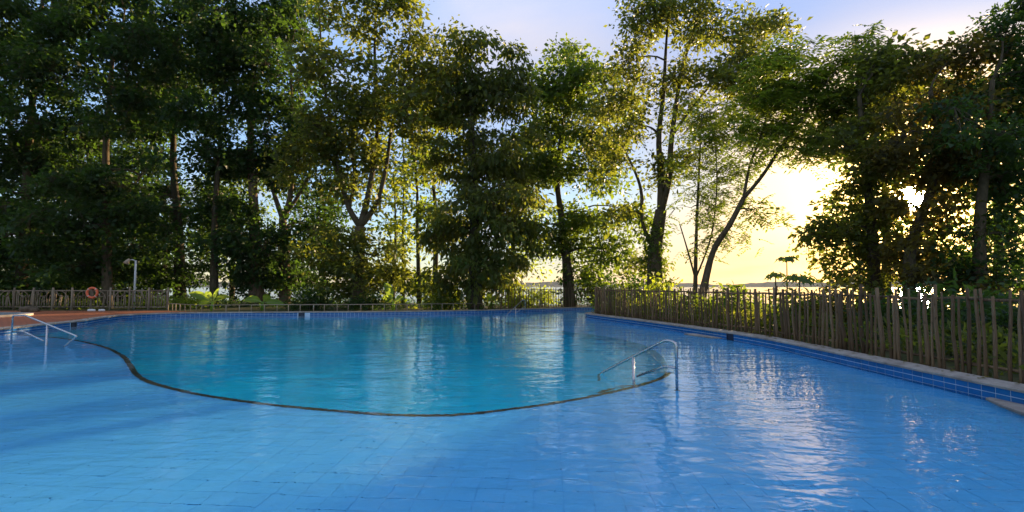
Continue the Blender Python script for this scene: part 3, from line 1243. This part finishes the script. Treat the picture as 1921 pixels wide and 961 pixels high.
def shrub(name, label, px, py, D, w, h, leaf='mid', ln=.2, wd=.4, n=60, per=14, style='round', droop=.2, seed=0, group='shrubs by the pool', stems=7, cat='shrub'):
    r = random.Random(seed)
    g_ = np.random.default_rng(seed + 900)
    c = pt(px, py, D)
    zb = ground_z(c.x, D)
    e = empty(name, (c.x, D, zb))
    tag(e, label, cat, group)
    m = MB()
    q = unit(g_.normal(size=(n, 3))) * (g_.uniform(0, 1, n) ** .5)[:, None]
    q[:, 2] = np.abs(q[:, 2])
    P = np.array((c.x, D, zb + h * .12)) + q * np.array((w / 2, min(w / 2, 1.2), h * .85))
    for i in range(stems):
        t = P[r.randrange(n)]
        m.tube(stem_path((c.x + r.uniform(-.1, .1) * w, D + r.uniform(-.1, .1), zb - .05), t, r, .08, 5), [.025, .02, .016, .012, .008], 5, cap=False)
    m.build('stems', BARK['dark'], e)
    f = leaves_round if style == 'round' else leaves_pinnate
    V = f(P, per, .16 if style == 'round' else .12, ln, wd, droop, g_)
    tag(link('foliage', quad_mesh('foliage', V, LEAF[leaf]), e), kind='stuff')
    return e


#TREES
tree('broadleaf_tree', 'dark dense tree at the outer end of the grey branchwork fence', 33, [(40, .28), (45, 420, .25), (60, 200, .18), (80, 0, .1)],
     [(20, 440, 90, 75), (95, 330, 110, 80), (0, 250, 90, 80), (90, 150, 110, 90), (0, 90, 80, 80), (60, 0, 110, 60), (-60, 360, 60, 120), (80, 480, 80, 50), (20, 520, 70, 30)], leaf='deep', seed=1, dens=10.5, gap=-.45, cpc=11)
tree('broadleaf_tree', 'tall dark tree with a warm lit bare trunk above the orange lifebuoy', 31, [(203, .24), (200, 420, .22), (199, 270, .17), (212, 100, .1)],
     [(150, 430, 90, 65), (255, 420, 80, 60), (120, 240, 70, 60), (260, 170, 90, 80), (170, 70, 110, 80), (270, 50, 80, 60), (200, -40, 100, 50), (140, 350, 70, 45), (265, 330, 70, 45), (200, 490, 100, 40)], leaf='deep', seed=2, dens=10.5, gap=-.45, cpc=11)
tree('broadleaf_tree', 'dark tree standing where the grey fence meets the low rail', 36, [(338, .36), (335, 430, .26), (325, 300, .2), (330, 120, .1)],
     [(300, 480, 60, 50), (350, 400, 70, 50), (300, 230, 80, 60), (350, 130, 80, 70), (340, 30, 90, 50), (390, -40, 90, 50), (360, 500, 50, 35), (280, 380, 60, 60)], leaf='deep', bk='dark', seed=3, dens=10.5, gap=-.45, cpc=11)
tree('broadleaf_tree', 'straight slim trunk tree right behind the banana plant with an upright leaf', 33, [(402, .23), (402, 470, .2), (404, 380, .16), (415, 250, .1)],
     [(400, 390, 65, 50), (435, 300, 75, 50), (395, 220, 65, 60), (430, 120, 85, 70), (440, 20, 90, 60), (430, 440, 40, 40, .7)], leaf='deep', bk='dark', seed=4, gap=-.8)
tree('broadleaf_tree', 'thick trunk smothered in black-green ivy beside the second banana plant', 34, [(482, .42), (480, 470, .36), (475, 370, .3), (470, 220, .2), (480, 60, .12)],
     [(470, 310, 65, 45), (500, 220, 90, 60), (460, 110, 80, 60), (520, 20, 80, 50), (450, 430, 40, 50), (500, 460, 45, 60), (475, 520, 45, 40)], leaf='deep', bk='pale', seed=5, ivy=(0, 5.3, 7, 'deep'), gap=-.8)
tree('broadleaf_tree', 'forked pale tree with thin golden topmost twigs', 35, [(535, .32), (534, 470, .3), (530, 410, .26)],
     [(520, 310, 45, 40), (585, 270, 60, 50), (560, 160, 60, 50, .5), (540, 70, 50, 60, .35), (530, 480, 50, 50), (590, 430, 55, 50), (600, 350, 50, 40, .8), (560, 530, 60, 30), (575, 0, 60, 40, .4)],
     limbs=[[(530, 410, .2), (512, 355, .14), (505, 300, .09)], [(530, 410, .22), (545, 365, .17), (548, 250, .12), (545, 90, .06)], [(530, 410, .14), (575, 340, .1), (590, 270, .06)]], leaf='deep', bk='pale', seed=6, gap=-.6)
tree('broadleaf_tree', 'great tree whose pale trunk forks into a fan of thick limbs', 30, [(672, .38), (672, 500, .34), (675, 425, .33)],
     [(600, 235, 65, 60), (680, 190, 70, 60), (765, 215, 75, 55), (640, 120, 75, 50, .7), (745, 110, 75, 55, .65), (795, 55, 50, 50, .5), (690, 30, 80, 45, .4), (610, 35, 60, 50, .35), (825, 170, 45, 60, .8), (620, 310, 40, 30, .8), (640, 470, 65, 45), (705, 480, 50, 50, .8), (660, 530, 70, 30), (740, 20, 60, 40, .55), (815, 110, 36, 40, .8), (700, 270, 50, 40, .8), (560, 300, 40, 50, .8), (655, 350, 30, 26, .45), (720, 370, 30, 26, .45)],
     limbs=[[(675, 425, .20), (652, 385, .16), (640, 330, .13), (622, 250, .10), (605, 120, .08), (598, 0, .03)], [(675, 425, .22), (688, 380, .18), (700, 310, .15), (708, 230, .11), (703, 110, .09), (706, -20, .04)],
            [(675, 425, .18), (705, 385, .14), (724, 315, .12), (735, 240, .09), (760, 140, .07), (772, 30, .03)], [(660, 400, .12), (665, 330, .1), (655, 270, .07)], [(660, 395, .15), (632, 320, .11), (612, 280, .07)]], leaf='olive', bk='brown', seed=7, ivy=(0, 4.2, 4, 'mid'), gap=-.55)
tree('slender_tree', 'thinnest of the bare poles in the bright gap next to the great forked tree', 36, [(738, .09), (742, 430, .07), (738, 330, .05)],
     [(735, 345, 35, 30, .45), (745, 420, 32, 24, .35), (730, 500, 35, 30, .5)], leaf='lime', bk='dark', seed=8, spread=.4, gap=-.5, group='slender saplings in the gap')
tree('slender_tree', 'straight sapling pole in the middle of the bright gap with pale layered leaves', 37, [(757, .11), (756, 420, .09), (758, 320, .06), (752, 200, .04)],
     [(765, 305, 40, 30, .45), (770, 380, 35, 24, .4), (755, 450, 35, 24, .35), (770, 520, 40, 30, .5)], leaf='lime', bk='dark', seed=9, spread=.4, gap=-.5, group='slender saplings in the gap')
tree('slender_tree', 'curved dark sapling pole at the edge of the drooping leaved tree', 35, [(787, .14), (783, 430, .11), (782, 350, .09), (770, 250, .06), (755, 190, .04)],
     [(785, 240, 45, 35, .6), (790, 320, 30, 40, .5), (800, 190, 50, 40, .8), (795, 400, 25, 30, .4), (790, 540, 50, 25, .9)], leaf='mid', bk='dark', seed=10, gap=-.6, group='slender saplings in the gap')
tree('drooping_tree', 'massive dark tree hung with long drooping leaves down to the rail', 29, [(892, .34), (890, 420, .3), (885, 260, .2), (880, 120, .1)],
     [(885, 105, 42, 42), (845, 180, 50, 50), (925, 185, 65, 60), (962, 135, 36, 42), (870, 280, 75, 60), (955, 285, 55, 55), (900, 380, 85, 60), (835, 430, 45, 50), (965, 420, 45, 50), (890, 480, 85, 50), (845, 530, 50, 30), (945, 510, 45, 35), (855, 70, 25, 22, .8)], leaf='olive', bk='dark', seed=11, ln=.36, wd=.42, droop=1.2, per=17, dens=14, gap=-1.5)
tree('broadleaf_tree', 'leafy tree with a black ivy trunk behind the thin far picket fence', 33, [(1070, .34), (1062, 480, .28), (1052, 400, .2), (1045, 320, .15), (1062, 200, .1)],
     [(1062, 150, 52, 52), (1110, 130, 45, 36), (1018, 230, 48, 45), (1082, 235, 58, 45), (1112, 320, 52, 40), (1030, 325, 48, 45), (1012, 425, 36, 30), (1095, 410, 58, 38), (1140, 470, 55, 32), (1062, 440, 36, 36), (1180, 395, 34, 22), (1100, 505, 45, 20), (1052, 92, 16, 18), (985, 330, 34, 45, .9), (1150, 200, 40, 30, .8), (1005, 170, 30, 40, .8), (990, 260, 30, 36, .8), (1130, 260, 36, 36, .8)], leaf='mid', bk='brown', seed=12, ivy=(0, 5.2, 6, 'deep'), gap=-.9, dens=14)
tree('broadleaf_tree', 'tallest open crowned tree with twin green stems rising from an ivy trunk', 27, [(1234, .42), (1228, 490, .38), (1240, 395, .30)],
     [(1205, 40, 65, 50), (1285, 20, 80, 60), (1360, 60, 75, 50), (1432, 70, 34, 42), (1178, 115, 52, 42, 1.1), (1265, 135, 65, 42, .9), (1360, 150, 85, 42, 1.0), (1150, 195, 50, 45, 1.0), (1205, 235, 46, 36, .9), (1165, 280, 45, 28, .9), (1425, 135, 55, 45, 1.0), (1130, 240, 34, 40, .8), (1400, 200, 50, 34, .8), (1290, 300, 34, 24, .8), (1205, 490, 34, 22), (1185, 400, 40, 24), (1240, 330, 40, 40, .3), (1300, 210, 45, 34, .45), (1410, 30, 45, 35, .9)],
     limbs=[[(1240, 395, .22), (1240, 330, .18), (1236, 260, .15), (1245, 170, .11), (1250, 80, .07), (1260, -40, .03)], [(1240, 395, .22), (1256, 330, .18), (1259, 270, .15), (1276, 150, .1), (1300, 60, .06), (1330, -30, .03)], [(1229, 470, .13), (1206, 420, .1), (1203, 360, .09), (1188, 315, .07), (1155, 250, .04)], [(1262, 250, .09), (1300, 200, .06), (1350, 140, .04)]], leaf='olive', bk='brown', seed=13, ivy=(-1, 5.0, 6, 'mid'), ln=.25, gap=-.35)
tree('feathery_tree', 'slim multi-stemmed tree with feathery leaves in front of the sunset', 25, [(1303, .10), (1306, 450, .08), (1311, 330, .055), (1316, 220, .03)],
     [(1310, 290, 38, 40, .7), (1297, 390, 40, 32, .6), (1330, 375, 40, 32, .55), (1310, 460, 36, 20, .5), (1342, 255, 40, 36, .6), (1352, 330, 28, 45, .45), (1375, 425, 40, 30, .4), (1290, 190, 36, 24, .4), (1270, 440, 26, 30, .4), (1335, 225, 45, 34, .8), (1390, 250, 40, 34, .8), (1375, 315, 32, 28, .5)],
     limbs=[[(1304, 520, .05), (1290, 470, .04), (1275, 420, .025)], [(1304, 520, .05), (1335, 440, .04), (1345, 340, .03), (1340, 260, .02)]], leaf='mid', bk='brown', seed=14, style='pinnate', ln=.22, wd=.38, per=36, dens=17, gap=-.8, cpc=4)
tree('leaning_tree', 'slanting tree leaning towards the sun with a forked top', 22, [(1308, .17), (1335, 480, .13), (1370, 420, .115), (1395, 372, .11)],
     [(1480, 225, 52, 40), (1525, 160, 52, 46), (1450, 175, 44, 38), (1430, 275, 34, 18, .5), (1505, 280, 50, 20, .8), (1585, 125, 52, 40), (1565, 215, 55, 50), (1475, 110, 40, 30), (1615, 85, 40, 30), (1400, 225, 34, 32, .6), (1415, 395, 20, 20, .3), (1535, 270, 40, 30), (1445, 115, 34, 28), (1500, 90, 36, 28), (1410, 180, 40, 34, .8), (1455, 240, 40, 30, .8)],
     limbs=[[(1395, 372, .085), (1430, 330, .07), (1470, 270, .07), (1525, 190, .04)], [(1395, 372, .075), (1407, 310, .06), (1428, 255, .055), (1445, 190, .03)]], leaf='mid', bk='brown', seed=15, style='pinnate', ln=.24, wd=.40, per=36, dens=17, gap=-.9, cpc=5)
tree('broadleaf_tree', 'bushy warm-lit tree whose leafy arm pokes into the golden gap', 20, [(1640, .22), (1636, 430, .18), (1622, 300, .13), (1612, 180, .08)],
     [(1598, 270, 52, 42), (1650, 205, 75, 60), (1590, 350, 42, 36), (1572, 425, 34, 16), (1525, 434, 24, 10), (1605, 450, 52, 40), (1585, 510, 45, 26), (1655, 330, 50, 50), (1700, 130, 75, 42), (1650, 470, 55, 55), (1660, 105, 45, 30), (1640, 400, 40, 40)], leaf='olive', bk='dark', seed=16, ln=.22, spread=.22, dens=23, gap=-1.3)
tree('broadleaf_tree', 'tree with the low sun blazing through its leaves', 18, [(1706, .2), (1708, 470, .17), (1745, 360, .13), (1760, 270, .11), (1745, 170, .07)],
     [(1745, 285, 60, 50), (1712, 385, 52, 40, .8), (1780, 200, 75, 60), (1790, 325, 70, 50), (1705, 470, 55, 45), (1780, 115, 65, 36), (1740, 520, 60, 26), (1700, 250, 50, 60), (1770, 400, 50, 30, .8)], leaf='rust', bk='dark', seed=17, ln=.21, spread=.2, dens=24, gap=-1.4)  # warm glow around the sun is put into this brown leaf colour
tree('broadleaf_tree', 'nearest dark tree overhanging the tall end of the picket fence', 17, [(1836, .2), (1838, 420, .16), (1850, 300, .12), (1862, 150, .07)],
     [(1850, 250, 85, 65), (1870, 150, 75, 60), (1905, 50, 60, 55), (1880, 350, 65, 50), (1905, 440, 45, 55), (1840, 450, 45, 45, .3), (1870, 525, 70, 26), (1800, 510, 45, 26, .7), (1940, 250, 60, 160), (1930, -10, 60, 60)], leaf='deep', bk='dark', seed=18, ln=.19, spread=.2, dens=24, gap=-1.2)
#FILL
FILL = [(120, 44, 'deep', 'dark background tree glimpsed behind the floodlight pole and lifebuoy', [(100, 430, 100, 90), (140, 300, 100, 90), (60, 500, 90, 40), (180, 500, 80, 40)]),
        (280, 43, 'deep', 'background tree filling the dark hollow over the end of the grey fence', [(260, 440, 80, 80), (270, 290, 90, 80), (230, 510, 70, 30), (300, 180, 80, 70)]),
        (435, 45, 'mid', 'thin dark background trunk between the two banana plants', [(440, 420, 60, 60, .5), (430, 330, 70, 50, .8), (445, 500, 40, 30, .3), (375, 470, 40, 40, .5)]),
        (605, 44, 'deep', 'background tree showing between the forked pale tree and the great tree', [(600, 450, 60, 50, .5), (580, 525, 50, 25, .6), (620, 380, 50, 45, .6), (560, 390, 40, 40, .5), (700, 300, 50, 50, .5)]),
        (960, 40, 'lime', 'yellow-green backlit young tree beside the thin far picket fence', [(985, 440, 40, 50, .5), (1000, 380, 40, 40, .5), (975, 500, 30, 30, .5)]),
        (1660, 25, 'deep', 'dark background crown behind the tree with the blazing sun', [(1640, 250, 60, 60), (1700, 190, 70, 60), (1610, 430, 45, 45), (1670, 440, 45, 60), (1640, 340, 50, 50), (1750, 460, 50, 50), (1760, 330, 50, 60), (1600, 140, 50, 45)]),
        (1870, 24, 'deep', 'dark background crown behind the nearest overhanging tree', [(1860, 300, 70, 70), (1800, 250, 60, 70), (1900, 180, 60, 80), (1880, 420, 50, 40), (1910, 510, 50, 40), (1820, 160, 60, 60)]),
        (815, 38, 'mid', 'young background tree closing the top of the bright gap', [(800, 280, 45, 50, .6), (830, 360, 30, 40, .6), (810, 220, 40, 40, .7)])]
for i, (px, D, lf, lab, cr_) in enumerate(FILL):
    tree('background_tree', lab, D, [(px, .2), (px + 3, 420, .16), (px - 4, 330, .1)], cr_, leaf=lf, bk='dark', seed=40 + i, dens=7, ln=.32, spread=.36, gap=-.5, group='background trees on the bank')

# ------------------------------------------------------------------ shrubs, bananas, papaya, weeds
SH = [(580, 572, 28.6, 2.6, 1.5, 'deep', 'fine leaved dark bush behind the low rail near the skimmer', .26, .22, 110),
      (690, 574, 28.6, 3.0, 1.1, 'deep', 'low dark bush at the foot of the great forked tree', .2, .4, 80),
      (835, 574, 29.0, 2.8, 1.2, 'mid', 'low bush under the drooping leaved tree', .24, .4, 80),
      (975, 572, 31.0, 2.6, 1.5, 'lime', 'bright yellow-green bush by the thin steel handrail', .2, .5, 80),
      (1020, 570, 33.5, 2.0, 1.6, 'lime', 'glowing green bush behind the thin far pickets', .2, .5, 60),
      (1170, 575, 27.0, 3.2, 1.5, 'mid', 'green bush behind the tip of the curving picket fence', .2, .5, 90),
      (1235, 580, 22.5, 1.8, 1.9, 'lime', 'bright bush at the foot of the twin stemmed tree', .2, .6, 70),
      (1375, 580, 19.0, 2.2, 1.5, 'mid', 'rounded bush beside the slanting trunk', .2, .5, 80),
      (1500, 590, 15.0, 2.0, 1.35, 'mid', 'leafy bush below the papaya plants behind the pickets', .18, .5, 90),
      (1570, 590, 14.0, 1.6, 1.5, 'rust', 'warm brown bush behind the pickets under the golden gap', .17, .5, 80),
      (1660, 600, 13.0, 2.6, 1.3, 'deep', 'dark bush behind the pickets below the blazing sun', .17, .5, 110),
      (1790, 620, 11.5, 2.4, 1.5, 'deep', 'dark shrub behind the tallest pickets', .17, .5, 120),
      (1900, 640, 9.5, 2.0, 1.4, 'deep', 'dark shrub behind the last pickets at the stone ledge', .15, .5, 120),
      (1300, 585, 20.5, 2.0, 1.1, 'mid', 'low green bush at the base of the feathery tree', .2, .5, 60),
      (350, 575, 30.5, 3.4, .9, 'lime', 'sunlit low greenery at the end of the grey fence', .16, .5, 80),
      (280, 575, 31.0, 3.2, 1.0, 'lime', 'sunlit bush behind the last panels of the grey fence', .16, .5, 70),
      (150, 575, 30.2, 3.0, .9, 'mid', 'patchy bush behind the grey fence below the lifebuoy', .16, .5, 60),
      (20, 575, 30.5, 3.0, 1.2, 'mid', 'bush behind the outermost panel of the grey fence', .18, .5, 60)]
SH += [(1120, 575, 33.5, 3.6, 2.6, 'deep', 'tall dense bush between ivy trunk and fence tip', .22, .5, 130),
       (1190, 575, 29.5, 2.4, 2.2, 'deep', 'tall bush close to the twin stemmed trunk', .22, .5, 90),
       (30, 575, 35.0, 6.0, 2.6, 'deep', 'big dark thicket behind the outer end of the grey fence', .26, .5, 170),
       (130, 575, 36.0, 6.0, 2.4, 'deep', 'dark thicket under the trees between lifebuoy and outer fence', .26, .5, 160),
       (235, 575, 36.0, 5.5, 2.5, 'deep', 'dark thicket behind the floodlight pole', .26, .5, 160)]
for i, (px, py, D, w, h, lf, lab, ln, wd, n) in enumerate(SH):
    shrub('shrub', lab, px, py, D, w, h, lf, ln, wd, n, seed=i)

BAN = leaf_mat('banana_leaf', (0.06, 0.13, 0.02), (0.09, 0.18, 0.03), (0.12, 0.22, 0.04), (0.55, 0.78, 0.07), 0.55, 0.4)


RIB = mat('pale_leaf_rib', lambda t: principled(t, ramp(t, noise(t, 6.0), [(0.3, (0.22, 0.30, 0.08)), (0.7, (0.32, 0.40, 0.12))]), 0.5))


def big_leaf(base, tip, width, bow, parent, twist=0.0):
    base, tip = Vector(base), Vector(tip)
    d = tip - base
    side = Vector((d.z, 0, -d.x))
    if side.length < .05:
        side = Vector((1, 0, 0))
    side = (side.normalized() + Vector((0, math.sin(twist), 0))).normalized()
    m = MB()
    n = 9
    for i in range(n):
        t = i / (n - 1)
        c = base.lerp(tip, t) + Vector((0, 0, bow * math.sin(t * math.pi)))
        w = width * .5 * max(.06, math.sin(min(1, max(0, (t - .18) / .82)) ** .75 * math.pi) ** .7 if t > .18 else .05)
        dip = Vector((0, -.25 * w, .15 * w))
        m.v += [tuple(c - side * w + dip), tuple(c), tuple(c + side * w + dip)]
    for i in range(n - 1):
        for k in (0, 1):
            m.f.append((3 * i + k, 3 * i + k + 1, 3 * i + k + 4, 3 * i + k + 3))
    lf = m.build('leaf', BAN, parent)
    rib = MB()
    rib.tube([Vector(m.v[3 * i + 1]) + Vector((0, -.006, .006)) for i in range(n)], [.014 - .010 * i / (n - 1) for i in range(n)], 5)
    rib.build('midrib', RIB, lf)


def banana(label, px, D, leaves):
    b = pt(px, 576, D)
    zb = ground_z(b.x, D)
    e = empty('banana_plant', (b.x, D, zb))
    tag(e, label, 'plant', 'banana plants behind the low rail')
    m = MB()
    m.tube([(b.x, D, zb - .05), (b.x, D, zb + .3), (b.x + .02, D, zb + .5)], [.09, .08, .05], 8)
    m.build('stalk', BAN, e)
    for i, (lx, ly, w, bow, dy) in enumerate(leaves):
        big_leaf((b.x, D + dy * .1, zb + .42), pt(lx, ly, D + dy), w, bow, e, .4 * (-1) ** i)
banana('banana plant with one upright glowing leaf behind the low rail', 398, 27.6, [(354, 550, .42, .12, -.2), (411, 541, .30, .05, .1), (432, 557, .30, .15, .3), (372, 572, .3, .1, -.4), (385, 548, .35, .1, .5)])
banana('low banana plant with a broad lit leaf and one lying leaf', 492, 27.8, [(509, 556, .42, .08, 0), (536, 573, .34, .1, -.2), (455, 566, .4, .16, .3), (470, 560, .3, .1, .5)])
banana('banana plant with a dark hanging leaf beside the slender poles', 738, 28.3, [(722, 530, .45, .1, 0), (760, 560, .35, .12, .2), (715, 560, .35, .14, .3)])
banana('banana plant with a single bright leaf near the thin far pickets', 922, 29.6, [(915, 548, .4, .05, 0), (935, 556, .3, .08, .2), (905, 562, .3, .08, .3)])


def papaya(label, px, py, D, rad, seed):
    r = random.Random(seed)
    top = pt(px, py, D)
    zb = ground_z(top.x, D)
    e = empty('papaya_plant', (top.x, D, zb))
    tag(e, label, 'plant', 'papaya plants behind the picket fence')
    m = MB()
    m.tube([(top.x + .05, D, zb - .05), (top.x - .02, D, (zb + top.z) / 2), tuple(top)], [.03, .025, .018], 6)
    m.build('stem', BARK['brown'], e)
    for i in range(9):
        a = i * .7 + r.uniform(-.2, .2)
        tip = top + Vector((math.cos(a) * rad, math.sin(a) * rad, r.uniform(.0, .12)))
        lm = MB()
        lm.tube([tuple(top), tuple(top.lerp(tip, .5) + Vector((0, 0, .05))), tuple(tip)], .006, 4)
        k = rad * .55
        n = 14
        b0 = len(lm.v)
        lm.v.append(tuple(tip))
        for j in range(n):
            w = 2 * math.pi * j / n
            q = k * (1.0 if j % 2 == 0 else .5)
            out_ = math.cos(w - a) * q
            lm.v.append((tip.x + math.cos(w) * q * .9, tip.y + math.sin(w) * q * .9, tip.z - .75 * out_ - .25 * q + r.uniform(-.02, .02)))
        for j in range(n):
            lm.f.append((b0, b0 + 1 + j, b0 + 1 + (j + 1) % n))
        lm.build('leaf', LEAF['mid'], e)
papaya('taller papaya plant with an umbrella of leaves against the golden sky', 1476, 489, 16.0, .26, 1)
papaya('shorter papaya plant with hanging leaves just over the pickets', 1455, 521, 15.0, .24, 2)
papaya('spreading papaya plant leaning over the pickets next to the bushy tree', 1500, 527, 14.0, .34, 3)

# weeds and grass on the bank behind the fences
g_ = np.random.default_rng(77)
n = 5200
x = g_.uniform(-34, 34, n)
y = g_.uniform(4, 44, n)
P = np.stack([x, y], 1)
ok = ~inside(P, off(0.75))
ok &= ~((x < -13) & (y < 29.2))
ok &= np.abs(x) < y * 1.08 + 1
ok &= (x > 0) | (y > 27)
P = P[ok]
zz_ = np.array([ground_z(a, b) for a, b in P])
hgt_ = np.where((P[:, 0] > 5) & (P[:, 1] < 25), .32, .14)
c = np.stack([P[:, 0], P[:, 1], zz_ + hgt_ * g_.uniform(.2, 1.3, len(P))], 1)
V = leaves_round(c, 14, .17, .17, .3, -.5, g_)
tag(link('weeds', quad_mesh('weeds', V, LEAF['deep'])), 'low weeds and grass covering the bank behind the fences', 'weeds', kind='stuff')
# denser strip right behind the near pickets
c = []
for k in range(i0, i1):
    for _ in range(9):
        q = OUT[k] + ON[k] * g_.uniform(.7, 3.2)
        c.append((q.x, q.y, GZ + g_.uniform(.02, .5)))
V = leaves_round(np.array(c), 14, .16, .15, .35, -.3, g_)
tag(link('undergrowth', quad_mesh('undergrowth', V, LEAF['olive'])), 'tangled undergrowth right behind the curving picket fence', 'undergrowth', kind='stuff')

# fallen leaves along the coping and on the deck
c = []
for k in range(0, len(OUT)):
    p = OUT[k]
    if p.y < 3:
        continue
    for _ in range(2 if p.x > 3 else 1):
        q = p + ON[k] * g_.uniform(.06, .32)
        c.append((q.x + g_.uniform(-.1, .1), q.y + g_.uniform(-.1, .1), TOPZ + .012))
for _ in range(120):
    c.append((g_.uniform(-30, -17.5), g_.uniform(16, 27.5), GZ + .025))
c = np.array(c)
n = len(c)
a = g_.uniform(0, 6.28, n)
V = leaf_quads(c, np.stack([np.cos(a), np.sin(a), g_.uniform(-.05, .1, n)], 1), np.tile((0, 0, 1.0), (n, 1)) + g_.normal(size=(n, 3)) * .15, g_.uniform(.05, .11, n), g_.uniform(.025, .05, n))
tag(link('fallen_leaves', quad_mesh('fallen_leaves', V, LEAF['rust'])), 'dry fallen leaves scattered over coping and red deck', 'leaves', kind='stuff')

# small things on the deck in front of the grey fence
WHITE = mat('white_painted_stone', lambda t: principled(t, ramp(t, noise(t, 8.0), [(0.3, (0.5, 0.49, 0.46)), (0.7, (0.7, 0.69, 0.66))]), 0.7))
for px, wdt, lab in ((172, .42, 'flat white kerb stone on the deck right below the lifebuoy'), (191, .34, 'flat white kerb stone on the deck a step along from the lifebuoy')):
    p = pt(px, 579, 27.2)
    m = MB()
    m.tube([(p.x - wdt / 2, 27.2, GZ + .05), (p.x - wdt * .42, 27.2, GZ + .055), (p.x, 27.22, GZ + .06), (p.x + wdt * .42, 27.2, GZ + .055), (p.x + wdt / 2, 27.2, GZ + .05)], [.02, .06, .065, .06, .02], 8)
    tag(m.build('kerb_stone', WHITE), lab, 'stone', 'white stones at the grey fence')
ROCK = bark('brown_rock', (0.06, 0.045, 0.03), (0.14, 0.10, 0.07), (0.22, 0.17, 0.12))
for px, rr_, lab in ((52, .30, 'larger brown boulder on the deck in front of the grey fence'), (64, .22, 'smaller brown boulder leaning on the larger one on the deck')):
    p = pt(px, 582, 26.6)
    r = random.Random(px)
    m = MB()
    rings = 6
    for i in range(rings + 1):
        ph = math.pi * i / rings
        for k in range(10):
            w = 2 * math.pi * k / 10
            q = rr_ * (1 + r.uniform(-.16, .16))
            m.v.append((p.x + q * 1.25 * math.sin(ph) * math.cos(w), 26.6 + q * math.sin(ph) * math.sin(w), GZ + rr_ * .45 + q * .7 * math.cos(ph)))
    for i in range(rings):
        for k in range(10):
            k2 = (k + 1) % 10
            m.f.append((i * 10 + k, i * 10 + k2, (i + 1) * 10 + k2, (i + 1) * 10 + k))
    tag(m.build('boulder', ROCK), lab, 'rock', 'boulders on the deck')
#HAZE
hz = MB()
hz.box(0, 1200, 18, 5200, 2800, 46)
hzm = bpy.data.materials.new('thin_haze')
hzm.use_nodes = True
hzm.node_tree.nodes.clear()
ho = hzm.node_tree.nodes.new('ShaderNodeOutputMaterial')
hv = hzm.node_tree.nodes.new('ShaderNodeVolumePrincipled')
hv.inputs['Color'].default_value = (0.92, 0.94, 1.0, 1)
hv.inputs['Density'].default_value = 0.00006
hv.inputs['Anisotropy'].default_value = 0.2
hzm.node_tree.links.new(hv.outputs[0], ho.inputs['Volume'])
tag(hz.build('haze', hzm, smooth=False), kind='stuff')
